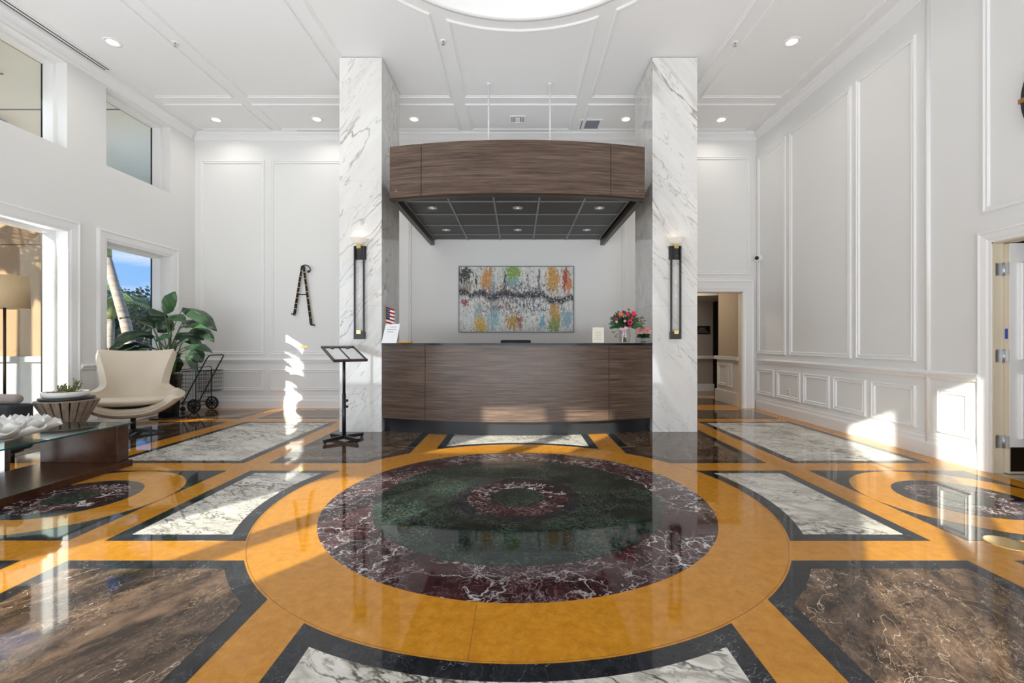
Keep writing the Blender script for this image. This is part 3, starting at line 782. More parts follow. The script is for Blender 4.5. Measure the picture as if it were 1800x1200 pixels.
# ------------------------------------------------------------------ ceiling fixtures
first = None
for px, py, lab in [(198, 74, 'round recessed downlight near the left windows, beside the linear slot vent'), (1392, 73, 'round recessed downlight high by the right wall panelling'),
                    (380, 210, 'round recessed downlight at the back left corner of the ceiling'), (557, 209, 'round recessed downlight just left of the left marble column'),
                    (728, 209, 'round recessed downlight just right of the left marble column, above the canopy'), (1100, 209, 'round recessed downlight just left of the right marble column, above the canopy'),
                    (1268, 210, 'round recessed downlight above the hall opening')]:
    Y = (H - EYE) * K / (CY - py); X = (px - CX) * Y / K
    if first is None:
        first = thing('recessed_downlight', (X, Y, H), lab, 'downlight', 'recessed downlights in the white ceiling')
        mb = MB(); mb.lathe((X, Y, H), [(.060, -.001), (.062, -.008), (.092, -.010), (.098, 0)], 28); obj('trim_ring', mb, M['trim'], first)
        mb = MB(); mb.lathe((X, Y, H), [(.0005, -.006), (.061, -.006), (.061, -.002)], 24); obj('lens', mb, M['emis'], first)
    else: dup(first, (X, Y, H), lab)
    area('downlight_beam', (X, Y, H - .03), (0, 0, -1), .12, .12, 3, (1, .93, .84), 'DISK', 150)
first = None
for px, py, lab in [(308, 75, 'tiny ceiling sprinkler head nearest the left windows'), (779, 72, 'tiny ceiling sprinkler head by the round ceiling recess'), (1292, 75, 'tiny ceiling sprinkler head nearest the right wall')]:
    Y = (H - EYE) * K / (CY - py); X = (px - CX) * Y / K
    if first is None:
        first = thing('sprinkler_head', (X, Y, H), lab, 'sprinkler', 'ceiling sprinkler heads')
        mb = MB(); mb.lathe((X, Y, H), [(.012, -.004), (.036, -.007), (.040, 0)], 16); obj('escutcheon', mb, M['trim'], first)
        mb = MB(); mb.tube([(X, Y, H), (X, Y, H - .04)], .007, 6); mb.tube([(X, Y, H - .04), (X, Y, H - .045)], .017, 8); obj('nozzle', mb, M['steel'], first)
    else: dup(first, (X, Y, H), lab)
v = thing('square_diffuser', (0, 7.4, H), 'small square white air diffuser in the ceiling above the canopy', 'air vent')
Y = (H - EYE) * K / (CY - 209.5)
mb = MB(); x0, x1 = -.125, .125; y0, y1 = Y - .12, Y + .12
mb.frame((0, 0, H), (1, 0, 0), (0, 1, 0), (0, 0, -1), x0, x1, y0, y1, [(0, 0), (0, .01), (.02, .012), (.025, 0)]); obj('frame', mb, M['trim'], v)
mb = MB(); mb.box(x0 + .02, x1 - .02, y0 + .02, y1 - .02, H - .002, H - .0005); obj('backing', mb, M['lightwood'], v)
for x in (-.085, -.06, .06, .085):
    mb = MB(); mb.box(x - .006, x + .006, y0 + .02, y1 - .02, H - .014, H - .002); obj('slat', mb, M['trim'], v)
mb = MB(); mb.box(-.04, .04, Y - .06, Y + .06, H - .016, H - .002); obj('centre_plate', mb, M['trim'], v)
v = thing('return_grille', (1.2, 7.6, H), 'square grey return air grille in a white frame, right of the hanging rods', 'air vent')
mb = MB(); x0, x1, y0, y1 = 1.02, 1.40, 7.42, 7.80
mb.frame((0, 0, H), (1, 0, 0), (0, 1, 0), (0, 0, -1), x0, x1, y0, y1, [(0, 0), (0, .01), (.035, .012), (.04, 0)]); obj('frame', mb, M['trim'], v)
mb = MB(); mb.box(x0 + .035, x1 - .035, y0 + .035, y1 - .035, H - .004, H - .0005); obj('grille_core', mb, M['grille'], v)
def slotvent(x0, x1, y0, y1, lab, along, n):
    v = thing('linear_slot_vent', ((x0 + x1) / 2, (y0 + y1) / 2, H), lab, 'air vent')
    mb = MB(); mb.box(x0, x1, y0, y1, H - .004, H - .0005); obj('frame', mb, M['trim'], v)
    for i in range(n):
        mb = MB()
        if along == 'y':
            w_ = (x1 - x0) / n; c = x0 + w_ * (i + .5); mb.box(c - w_ * .20, c + w_ * .20, y0 + .02, y1 - .02, H - .0052, H - .004)
        else:
            w_ = (y1 - y0) / n; c = y0 + w_ * (i + .5); mb.box(x0 + .02, x1 - .02, c - w_ * .38, c + w_ * .38, H - .0052, H - .004)
        obj('slot', mb, M['slot'] if along == 'y' else M['grille'], v)
slotvent(-5.57, -5.42, 2.0, 6.10, 'long white linear slot vent in the ceiling along the left windows', 'y', 3)
slotvent(-3.84, -2.7, 7.815, 7.875, 'grey linear slot vent in the back ceiling edge left of the columns', 'x', 1)
slotvent(-.53, .62, 7.815, 7.875, 'grey linear slot vent in the ceiling edge behind the canopy', 'x', 1)
# ------------------------------------------------------------------ wall sconces
def sconce(xc, lab):
    Yc = 5.805; q = Yc - .055
    s = thing('wall_sconce', (xc, Yc, 1.75), lab, 'wall lamp', 'tall black and brass sconces on the marble columns')
    z = lambda py: EYE + (CY - py) * 5.74 / K
    mb = MB(); mb.box(xc - .075, xc + .075, q + .02, Yc, z(455), z(431)); obj('back_plate', mb, M['black'], s, bevel=.004)
    mb = MB(); mb.box(xc - .066, xc + .066, q - .02, Yc, z(596), z(583)); obj('base_block', mb, M['black'], s, bevel=.004)
    for sx in (-.058, .058):
        mb = MB(); mb.box(xc + sx - .009, xc + sx + .009, q - .012, q + .018, z(590), z(432)); obj('upright_bar', mb, M['black'], s)
    mb = MB(); mb.tube([(xc, q, z(584)), (xc, q, z(433))], .038, 20); obj('glass_tube', mb, M['clear'], s)
    for a, b in ((437, 429), (587, 580)):
        mb = MB(); mb.box(xc - .028, xc + .028, q - .03, q + .02, z(a), z(b)); obj('brass_block', mb, M['brass'], s, bevel=.003)
    mb = MB(); r = .120
    c = (xc, q - .0, z(429))
    pr = [(.02, 0), (.05, .006), (.085, .03), (.105, .055), (r, .065)]
    mb.lathe(c, pr, 32); b_ = obj('glass_bowl', mb, M['bowl'], s)
    mb = MB(); mb.lathe(c, [(.0005, .050), (.07, .050), (.085, .045)], 24); obj('lamp_disc', mb, M['bowlin'], s)
    d = bpy.data.lights.new('sconce_glow', 'POINT'); d.energy = 0.14; d.color = (1, .86, .68); d.shadow_soft_size = .05
    o = bpy.data.objects.new('sconce_glow', d); COL.objects.link(o); o.location = (xc, q - .02, z(429) + .10)
sconce((631.5 - CX) * 5.75 / K, 'tall black and brass sconce with glass bowl on the left marble column')
sconce((1188 - CX) * 5.75 / K, 'tall black and brass sconce with glass bowl on the right marble column')

# ------------------------------------------------------------------ painting
def painting_mat():
    m, n, l, b = newmat('abstract_paint')
    tc = n.new('ShaderNodeTexCoord'); sep = n.new('ShaderNodeSeparateXYZ'); l.new(tc.outputs['Generated'], sep.inputs[0])
    def noise(scale, detail=6, off=(0, 0, 0), rough=.7):
        mp = n.new('ShaderNodeMapping'); mp.inputs['Scale'].default_value = scale; mp.inputs['Location'].default_value = off
        l.new(tc.outputs['Generated'], mp.inputs[0])
        t = n.new('ShaderNodeTexNoise'); t.inputs['Scale'].default_value = 1; t.inputs['Detail'].default_value = detail; t.inputs['Roughness'].default_value = rough
        l.new(mp.outputs[0], t.inputs['Vector']); return t.outputs[0]
    def rng(v, a, b_, lo=0, hi=1):
        r = n.new('ShaderNodeMapRange'); l.new(v, r.inputs[0]); r.inputs[1].default_value = a; r.inputs[2].default_value = b_; r.inputs[3].default_value = lo; r.inputs[4].default_value = hi; return r.outputs[0]
    def op(o_, a, b_):
        k = n.new('ShaderNodeMath'); k.operation = o_
        for i, q in enumerate((a, b_)):
            if isinstance(q, (int, float)): k.inputs[i].default_value = q
            elif q is not None: l.new(q, k.inputs[i])
        return k.outputs[0]
    def mix(f, a, b_):
        x = n.new('ShaderNodeMix'); x.data_type = 'RGBA'; l.new(f, x.inputs[0])
        for i, q in ((6, a), (7, b_)):
            if isinstance(q, tuple): x.inputs[i].default_value = (*q, 1)
            else: l.new(q, x.inputs[i])
        return x.outputs[2]
    X0_, Z = sep.outputs[0], sep.outputs[2]
    X = op('ADD', X0_, op('MULTIPLY', op('SUBTRACT', noise((34, 1, 7), 5, (2, 0, 2)), .5), .10))
    ZD = op('ADD', Z, op('MULTIPLY', op('SUBTRACT', noise((38, 1, 2), 5, (5, 0, 2)), .5), .55))
    cur = mix(rng(noise((40, 1, 6)), .35, .65), (.64, .66, .64), (.86, .87, .85))
    cur = mix(rng(noise((70, 1, 9), 6, (3, 0, 8)), .55, .60), cur, (.46, .40, .30))
    cur = mix(rng(noise((60, 1, 14), 6, (13, 0, 2)), .57, .61), cur, (.26, .38, .40))
    def col(cur, xc, w, z0, z1, colr, seed, dens=.5, fine=26):
        fx = rng(op('ABSOLUTE', op('SUBTRACT', X, xc), None), w * .15, w * 1.5, 1, 0)
        zc, zw = (z0 + z1) / 2, (z1 - z0) / 2
        fz = rng(op('ABSOLUTE', op('SUBTRACT', ZD, zc), None), zw * .35, zw * 1.15, 1, 0)
        nz = noise((fine * 2.2, 1, fine * .6), 7, (seed, 0, seed * 2), .75)
        soft = op('MULTIPLY', op('SUBTRACT', op('MULTIPLY', fx, fz), 1.0), .30)
        f = rng(op('ADD', nz, soft), dens - .135, dens - .10)
        return mix(f, cur, colr)
    spec = [(.24, .06, .55, 1.05, (.60, .27, .04), .47), (.30, .012, .3, 1.0, (.20, .42, .50), .45), (.47, .08, .75, 1.05, (.22, .36, .06), .46), (.46, .10, .62, .85, (.22, .45, .52), .52),
            (.82, .06, .55, 1.05, (.58, .30, .05), .46), (.93, .04, .6, 1.05, (.42, .06, .03), .50), (.965, .03, .5, .95, (.60, .20, .04), .5), (.84, .05, .1, .5, (.55, .30, .05), .46),
            (.30, .06, 0, .5, (.25, .47, .52), .47), (.17, .05, .1, .5, (.30, .45, .45), .5), (.19, .06, -.05, .25, (.66, .40, .04), .46), (.47, .07, 0, .3, (.50, .30, .05), .47), (.53, .06, .02, .3, (.30, .06, .05), .56),
            (.83, .06, -.05, .25, (.25, .32, .06), .47), (.94, .07, 0, .4, (.25, .42, .50), .52), (.05, .08, .55, .8, (.30, .26, .20), .48), (.05, .09, .72, 1.05, (.03, .03, .03), .50), (.05, .05, .35, .55, (.35, .05, .08), .52),
            (.73, .03, 0, .3, (.20, .42, .52), .47), (.40, .02, .5, .95, (.03, .03, .05), .51), (.70, .02, .5, 1.0, (.10, .03, .05), .54), (.60, .01, .6, 1.0, (.04, .04, .08), .55), (.15, .02, .6, .95, (.04, .03, .05), .55), (.35, .5, 0, 1, (.28, .16, .14), .615), (.6, .6, 0, 1, (.10, .10, .13), .63)]
    for i, (xc, w, z0, z1, c, d) in enumerate(spec): cur = col(cur, xc, w, z0, z1, c, 3.7 * i + 1.3, d)
    for sd_, c_, th in ((41, (.50, .27, .05), .60), (52, (.20, .36, .40), .60), (63, (.20, .26, .07), .615), (74, (.03, .03, .04), .60), (85, (.30, .06, .05), .63), (96, (.80, .81, .80), .58)):
        cur = mix(rng(noise((90, 1, 30), 7, (sd_, 0, sd_ * 1.7)), th, th + .02), cur, c_)
    wob = op('MULTIPLY', op('SUBTRACT', noise((6, 1, 1), 6, (9, 0, 0)), .5), .40)
    ctr = op('ADD', op('SUBTRACT', .60, op('MULTIPLY', X, .10)), wob)
    dd = op('ABSOLUTE', op('SUBTRACT', Z, ctr), None)
    f = op('MULTIPLY', rng(dd, .025, .075, 1, 0), rng(noise((60, 1, 34), 5, (4, 0, 4)), .41, .47))
    cur = mix(f, cur, (.015, .016, .03))
    for xs_ in (.282, .712):
        cur = mix(rng(op('ABSOLUTE', op('SUBTRACT', X0_, xs_), None), .001, .0025, .7, 0), cur, (.25, .27, .30))
    l.new(cur, b.inputs['Base Color']); b.inputs['Roughness'].default_value = .5
    return m
pa = thing('abstract_painting', (-.02, YB, 1.33), 'wide abstract painting of vertical colour streaks in a thin dark frame behind the desk', 'painting')
px0, px1, pz0, pz1 = at(806, 0, 7.88).x, at(1009, 0, 7.88).x, at(0, 584, 7.88).z, at(0, 467.5, 7.88).z
mb = MB(); mb.box(px0 + .012, px1 - .012, YB - .035, YB - .001, pz0 + .012, pz1 - .012); obj('canvas', mb, painting_mat(), pa)
mb = MB(); mb.frame((0, YB - .001, 0), (1, 0, 0), (0, 0, 1), (0, -1, 0), px0, px1, pz0, pz1, [(0, 0), (0, .045), (.010, .045), (.010, 0)]); obj('frame', mb, M['grille'], pa)

# ------------------------------------------------------------------ wall easel, plaque, camera, outlet, clock
ez = thing('hanging_easel', (at(533, 520, YB).x, YB - .03, 1.4), 'black bamboo-style metal easel hanging on the back wall, hooked at the top', 'easel')
P = lambda px, py, d=.05: at(px, py, YB - d)
for pts, nm in (([(531, 467), (517.5, 552)], 'left_leg'), ([(533.5, 467), (547, 570)], 'right_leg')):
    for k in (-1, 1):
        mb = MB(); a, b = P(*pts[0]), P(*pts[1]); off = Vector((.013 * k, 0, 0)); 
        mb.tube([a + off * .6, b + off], .011, 8)
        for t in range(1, 9):
            c = (a + off * .6).lerp(b + off, t / 9); d_ = (b - a).normalized() * .006
            mb.tube([c - d_, c + d_], .0145, 8, mi=1)
        obj('leg', mb, [M['bamboo'], M['brass']], ez)
mb = MB(); mb.tube([P(525, 517.5), P(540, 517.5)], .008, 8); obj('crossbar', mb, M['bamboo'], ez)
mb = MB(); mb.tube([P(532, 467), P(536, 465.5), P(541, 467), P(545, 471), P(545.5, 475), P(543, 478)], .010, 8); mb.tube([P(543, 475), P(541.5, 479)], .018, 8); obj('top_hook', mb, M['bamboo'], ez)
mb = MB(); mb.tube([P(512, 551), P(515, 552.5), P(519, 554)], .010, 8); obj('foot_ledge', mb, M['bamboo'], ez)
mb = MB(); mb.tube([P(546, 570.5), P(549, 571), P(553.5, 571.5)], .012, 8); obj('foot_ledge', mb, M['bamboo'], ez)
mb = MB(); mb.box(P(533, 0).x - .01, P(533, 0).x + .01, YB - .05, YB, P(0, 469).z - .02, P(0, 469).z + .01); obj('wall_bracket', mb, M['bamboo'], ez)
a, b = at(527, 611.5, YB), at(540.5, 607, YB)
mb = MB(); mb.box(a.x, b.x, YB - .008, YB, a.z, b.z); single('brass_plaque', mb, M['brass'], (a.x, YB, a.z), 'small brass name plaque on the back wall below the hanging easel', 'plaque', bevel=.002)
sc_o = thing('security_camera', (XR, 7.75, 2.62), 'small white dome security camera with dark lens, high on the right wall corner', 'security camera')
c = (XR - .045, 7.85 * 1.0, EYE + (CY - 454) * 7.78 / K)
mb = MB(); mb.ellip((XR - .055, 7.78, c[2]), .055, .055, .055, 16, 12); obj('housing', mb, M['trim'], sc_o)
mb = MB(); mb.lathe((XR, 7.78, c[2]), [(.0005, -.03), (.05, -.03), (.055, -.02), (.055, 0)], 16, axis='x'); obj('mount', mb, M['trim'], sc_o)
mb = MB(); mb.ellip((XR - .085, 7.745, c[2]), .034, .034, .034, 14, 10); obj('lens', mb, M['black'], sc_o)
ou = thing('wall_outlet', (XR, 6.98, .38), 'white electrical outlet low on the right wall wainscot', 'outlet')
mb = MB(); mb.box(XR - .008, XR, 6.945, 7.015, .32, .44); obj('cover_plate', mb, M['trim'], ou, bevel=.003)
for z in (.355, .405):
    mb = MB(); mb.box(XR - .010, XR - .007, 6.962, 6.998, z - .015, z + .015); obj('socket', mb, M['halltrim'], ou)
ck = thing('ring_clock', (XR, 3.32, 3.15), 'large round black metal ring wall clock with oak bar above the door', 'wall clock')
yc_, zc_, rc = 3.25, 3.13, .47
mb = MB()
L = []
for r_, h in [(rc, -.01), (rc, -.045), (rc - .028, -.045), (rc - .028, -.01), (rc, -.01)]:
    L.append([(XR + h, yc_ + r_ * math.cos(2 * PI * k / 64), zc_ + r_ * math.sin(2 * PI * k / 64)) for k in range(64)])
mb.loops(L, cap=False, smooth=False); obj('outer_ring', mb, M['black'], ck)
mb = MB(); L = []
for r_, h in [(.25, -.012), (.25, -.035), (.235, -.035), (.235, -.012), (.25, -.012)]:
    L.append([(XR + h, yc_ + r_ * math.cos(2 * PI * k / 48), zc_ + r_ * math.sin(2 * PI * k / 48)) for k in range(48)])
mb.loops(L, cap=False); obj('inner_ring', mb, M['black'], ck)
mb = MB(); mb.box(XR - .052, XR - .03, yc_ - rc - .012, yc_ + rc + .012, zc_ - .018, zc_ + .018); obj('wooden_bar', mb, M['clockwood'], ck)
mb = MB(); mb.box(XR - .03, XR - .012, yc_ - .015, yc_ + .015, zc_ - rc, zc_ + rc); obj('upright_bar', mb, M['black'], ck)
mb = MB(); mb.box(XR - .06, XR - .052, yc_ - .01, yc_ + .01, zc_, zc_ + .22); mb.box(XR - .06, XR - .052, yc_ - .16, yc_, zc_ - .008, zc_ + .008); obj('hand', mb, M['black'], ck)
mb = MB(); mb.box(XR - .012, XR, yc_ - .03, yc_ + .03, zc_ - .03, zc_ + .03); obj('wall_mount', mb, M['black'], ck)

# ------------------------------------------------------------------ things on the desk
def put(px, py_bottom, Y): return (px - CX) * Y / K
# flag
fx = put(677.5, 0, 5.86); fy = 5.86
fl = thing('desk_flag', (fx, fy, CT), 'small striped American flag on a stick behind the white notice on the desk', 'flag')
mb = MB(); mb.tube([(fx, fy, CT + .01), (fx, fy, EYE + (CY - 537) * fy / K)], .003, 6); mb.ellip((fx, fy, EYE + (CY - 536) * fy / K), .007, .007, .01, 8, 6); obj('stick', mb, M['yellow'], fl)
mb = MB(); mb.lathe((fx, fy, CT), [(.0005, .012), (.025, .012), (.03, 0), (.0005, 0)], 16); obj('base', mb, M['black'], fl)
mb = MB(); zt = EYE + (CY - 539) * fy / K; W_, Hf = .118, .30
NS = 13; NU = 12
for s_ in range(NS):
    for u in range(NU):
        def fp(uu, vv):
            return (fx + .003 + W_ * uu, fy + .025 * math.sin(uu * 5.5 + .4), zt - Hf * vv - .035 * uu)
        u0, u1, v0, v1 = u / NU, (u + 1) / NU, s_ / NS, (s_ + 1) / NS
        canton = u0 < .38 and s_ < 7
        mb._add([fp(u0, v0), fp(u1, v0), fp(u1, v1), fp(u0, v1)], [(0, 1, 2, 3)], 2 if canton else (s_ % 2), False)
for s_ in range(5):
    for u in range(3):
        uu, vv = .07 + u * .11 + (.04 if s_ % 2 else 0), (s_ + .8) / NS * 1.15
        p = Vector(fp(uu, vv)) + Vector((0, -.0015, 0))
        mb.box(p.x - .003, p.x + .003, p.y - .0005, p.y, p.z - .003, p.z + .003, 1)
fo = obj('cloth', mb, [M['red'], M['white'], M['navy']], fl)
# leaning notice: page on acrylic
nt = thing('notice_stand', (put(685, 0, 5.72), 5.72, CT), 'white printed notice in a slanted stand at the left end of the desk', 'notice')
yb_, yt_ = 5.66, 5.75
q = [at(670.5, 603.0, yb_), at(696.5, 603.0, yb_), at(703.5, 569, yt_), at(678, 570, yt_)]
for p in q[:2]: p.z = CT
mb = MB(); off = Vector((0, .004, 0)); mb.loops([q, [p + off for p in q]]); obj('page', mb, M['paper'], nt)
mb = MB()
def onq(u, v): return (q[0].lerp(q[1], u)).lerp(q[3].lerp(q[2], u), v)
for u0, u1, v in ((.35, .78, .83), (.15, .85, .70), (.25, .65, .58)):
    a, b, c, d = [onq(*t) - Vector((0, .001, 0)) for t in ((u0, v), (u1, v), (u1, v + .03), (u0, v + .03))]
    mb._add([a, b, c, d], [(0, 1, 2, 3)])
obj('lettering', mb, M['ink'], nt)
mb = MB(); p0 = q[3].lerp(q[2], .5); mb.tube([p0 + Vector((0, .006, -.06)), Vector((p0.x + .0, 5.83, CT))], .003, 6); obj('rear_prop', mb, M['steel'], nt)
# wooden pen tray
tr = MB(); tx, ty = put(712, 0, 5.66), 5.66
tr.lathe((tx, ty, CT), [(.0005, .008), (.07, .010), (.10, .022), (.105, .020), (.08, 0), (.0005, 0)], 24)
for i, v_ in enumerate(tr.v): tr.v[i] = Vector((tx + (v_.x - tx) * 1.0, ty + (v_.y - ty) * .6, v_.z))
single('wooden_tray', tr, M['yellow'], (tx, ty, CT), 'low golden wooden tray on the desk beside the white notice', 'tray')
# cream card
cd = thing('card_holder', (put(1051, 0, 5.6), 5.6, CT), 'cream printed card standing in a clear holder on the desk, left of the bouquet', 'card')
a, b = put(1041.5, 0, 5.6), put(1061.5, 0, 5.6); zt = EYE + (CY - 575.5) * 5.6 / K
mb = MB(); mb.box(a, b, 5.60, 5.604, CT + .004, zt); obj('card', mb, M['creampaper'], cd)
mb = MB(); mb.box(a - .004, b + .004, 5.594, 5.597, CT, zt + .004); mb.box(a - .004, b + .004, 5.56, 5.64, CT, CT + .003); obj('clear_holder', mb, M['clear'], cd)
mb = MB()
for i, (u0, u1) in enumerate([(.28, .75), (.25, .78), (.2, .8), (.25, .72), (.12, .88)]):
    z = zt - .055 - i * .022; mb.box(a + (b - a) * u0, a + (b - a) * u1, 5.5985, 5.5995, z - .004, z)
obj('lettering', mb, M['ink'], cd)
# flower helpers
def bloom(mb, c, r, n=7, layers=3, mi=0, face=(0, -1, .3)):
    q_ = Vector(face).normalized().to_track_quat('Z', 'Y').to_matrix()
    c = Vector(c)
    for L_ in range(layers):
        rr = r * (1 - .27 * L_); lift = r * (.12 + .28 * L_)
        for k in range(n):
            a = 2 * PI * k / n + L_ * .5
            def pf(u, v):
                ang = a + (u - .5) * 2 * PI / n * 1.5 * math.sin(PI * min(v * .8 + .15, 1))
                rad = rr * v; z = lift * v * v + .15 * r * math.sin(PI * u)
                return c + q_ @ Vector((rad * math.cos(ang), rad * math.sin(ang), z))
            mb.grid(pf, 3, 3, mi=mi)
def leafy(mb, base, tip, w, mi=0, bend=0.0, n=5, norm=None):
    base, tip = Vector(base), Vector(tip); d = tip - base; L_ = d.length
    side = d.cross(Vector(norm) if norm else Vector((0, -1, .35)))
    if side.length < 1e-6: side = Vector((1, 0, 0))
    side.normalize(); nn = side.cross(d).normalized()
    def pf(u, v):
        ww = w * math.sin(PI * min(.04 + v * .96, 1)) ** .75 * (.5 - u)
        return base + d * v + side * ww + nn * (bend * L_ * math.sin(PI * v) + abs(u - .5) * w * .5)
    mb.grid(pf, 4, n, mi=mi)
# bouquet in vase
vy = 5.62; vx = put(1098, 0, vy); pxm = vy / K
bq = thing('flower_vase', (vx, vy, CT), 'large bouquet with hot pink anemones in a ribboned glass vase on the desk', 'bouquet')
hv = (603 - 578) * pxm
mb = MB(); mb.lathe((vx, vy, CT), [(.0005, .004), (.050, .004), (.060, .02), (.072, .08), (.066, .14), (.055, hv), (.052, hv), (.063, .14), (.069, .08), (.056, .022), (.0005, .012)], 28); obj('vase', mb, M['vase'], bq)
mb = MB()
for k in range(16):
    a = rnd.uniform(0, 2 * PI); r0 = rnd.uniform(.01, .04)
    mb.tube([(vx + r0 * math.cos(a), vy + r0 * math.sin(a), CT + .015), (vx - r0 * .6 * math.cos(a), vy - .6 * r0 * math.sin(a), CT + hv), (vx - .06 * math.cos(a), vy - .06 * math.sin(a), CT + hv + .07)], .0035, 5)
obj('stem', mb, M['stem'], bq)
mb = MB()
for k in range(260):
    a = rnd.uniform(0, 2 * PI); el = rnd.uniform(-.45, 1.2); rr = rnd.uniform(.08, .17)
    c = Vector((vx, vy, CT + hv + .06)); d_ = Vector((math.cos(a) * math.cos(el) * 1.05, math.sin(a) * math.cos(el), math.sin(el) * .95))
    leafy(mb, c + d_ * rr * .45, c + d_ * (rr + .03), .034, bend=.15, n=4)
obj('foliage', mb, M['leaf2'], bq)
mb = MB()
for k in range(60):
    c = Vector((vx + .08, vy, CT + hv + .06)); a = rnd.uniform(-.5, .75)
    L_ = rnd.uniform(.08, .15); d_ = Vector((math.cos(a), rnd.uniform(-.5, .5), math.sin(a)))
    p_ = c + d_ * L_
    leafy(mb, p_, p_ + Vector((rnd.uniform(-.02, .035), 0, rnd.uniform(-.02, .03))), .016, n=3)
for k, (dx, dz) in enumerate([(.05, .30), (-.11, .22), (.09, .22), (-.14, .17), (-.15, .02), (-.12, -.03)]):
    for j in range(4):
        p_ = Vector((vx + dx, vy - .02, CT + hv + dz - .07)); leafy(mb, p_, p_ + Vector((rnd.uniform(-.03, .03), 0, rnd.uniform(-.01, .045))), .012, n=3)
    mb.tube([(vx, vy, CT + hv), (vx + dx, vy - .02, CT + hv + dz - .06)], .002, 4)
obj('sprig', mb, M['olive'], bq, kind='stuff')
def BP(px, py, dy=-.09): return Vector((put(px, 0, vy), vy + dy, EYE + (CY - py) * vy / K))
for px, py, r, mt, dy in [(1102.5, 567, .040, 'hotpink', -.13), (1110, 552, .034, 'hotpink', -.10), (1101, 554, .030, 'hotpink', -.09), (1107, 559, .028, 'hotpink', -.09), (1088, 553, .034, 'orange', -.09), (1094, 557, .024, 'palepink', -.11),
                          (1080, 561, .024, 'magenta', -.08), (1081, 566, .018, 'palepink', -.09), (1094, 549, .026, 'magenta', -.05), (1074.5, 554.5, .016, 'palepink', -.06), (1104, 575, .018, 'hotpink', -.10), (1116, 555, .016, 'magenta', -.05), (1094, 565, .018, 'palepink', -.13), (1086, 558, .018, 'magenta', -.12)]:
    mb = MB(); bloom(mb, BP(px, py, dy), r, 6, 2 if mt == 'hotpink' else 3); fo = obj('flower', mb, M[mt], bq)
    if (px, py) == (1102.5, 567):
        mb = MB(); mb.ellip(BP(px, py, dy - .02), .012, .012, .012, 10, 8); obj('flower_centre', mb, M['black'], fo)
mb = MB(); rb = BP(1094, 579, -.07)
for sgn in (-1, 1):
    leafy(mb, rb, rb + Vector((.055 * sgn, -.015, .012 if sgn > 0 else -.015)), .045, bend=.2)
    mb._add([rb + Vector((.008 * sgn, -.01, 0)), rb + Vector((.008 * sgn + .012, -.01, 0)), rb + Vector((.02 * sgn + .006, -.008, -.13 - .03 * sgn * -1)), rb + Vector((.02 * sgn - .006, -.008, -.13 + .03 * sgn))], [(0, 1, 2, 3)])
obj('ribbon', mb, M['ribbon'], bq)
# pink roses
ry = 5.70; rx = put(1131, 0, ry)
pr_ = thing('rose_posy', (rx, ry, CT), 'low posy of pale pink roses in a small clear glass, beside the tall bouquet', 'bouquet')
mb = MB(); mb.lathe((rx, ry, CT), [(.0005, .003), (.030, .003), (.036, .02), (.032, .055), (.045, .085), (.043, .085), (.030, .055), (.033, .02), (.0005, .01)], 24); obj('vase', mb, M['vase'], pr_)
mb = MB(); mb.lathe((rx, ry, CT), [(.0005, .028), (.030, .026), (.028, .006), (.0005, .005)], 20); obj('green_water', mb, mat('green_water', (.05, .18, .12), .1), pr_)
mb = MB()
for k in range(60):
    a = rnd.uniform(0, 2 * PI); r_ = rnd.uniform(.02, .085); p_ = Vector((rx + .3 * r_ * math.cos(a), ry + .3 * r_ * math.sin(a), CT + .085))
    leafy(mb, p_, Vector((rx + r_ * 1.2 * math.cos(a), ry + r_ * math.sin(a), CT + rnd.uniform(.06, .12))), .035, bend=.1, n=4)
obj('foliage', mb, M['leaf'], pr_)
for dx, dz, r_, f in [(-.048, .148, .052, (-.3, -1, .8)), (.045, .152, .055, (.3, -1, .8)), (0, .165, .045, (0, -.6, 1))]:
    mb = MB(); bloom(mb, (rx + dx, ry - .02, CT + dz), r_, 6, 4, face=f); obj('flower', mb, M['pink'], pr_)
# office chair behind the desk
oc = thing('office_chair', (-.03, 7.0, 0), 'black office chair behind the desk, only its back rail showing above the counter', 'chair')
mb = MB(); mb.box(-.27, .21, 7.14, 7.20, .60, EYE + 4.2 * 7.15 / K); obj('backrest', mb, M['black'], oc, bevel=.025, seg=4)
mb = MB(); mb.box(-.27, .21, 6.72, 7.16, .42, .50); obj('seat', mb, M['black'], oc, bevel=.03, seg=4)
mb = MB(); mb.tube([(-.03, 6.95, .08), (-.03, 6.95, .43)], .03, 12); obj('post', mb, M['steel'], oc)
mb = MB(); mb.box(-.06, 0, 7.15, 7.19, .46, .65); obj('back_bracket', mb, M['black'], oc)
for k in range(5):
    a = 2 * PI * k / 5; mb = MB(); p = Vector((-.03 + .28 * math.cos(a), 6.95 + .28 * math.sin(a), .06)); mb.tube([(-.03, 6.95, .10), p], .018, 8); mb.ellip(p - Vector((0, 0, .03)), .03, .03, .03, 10, 8); obj('leg', mb, M['black'], oc)

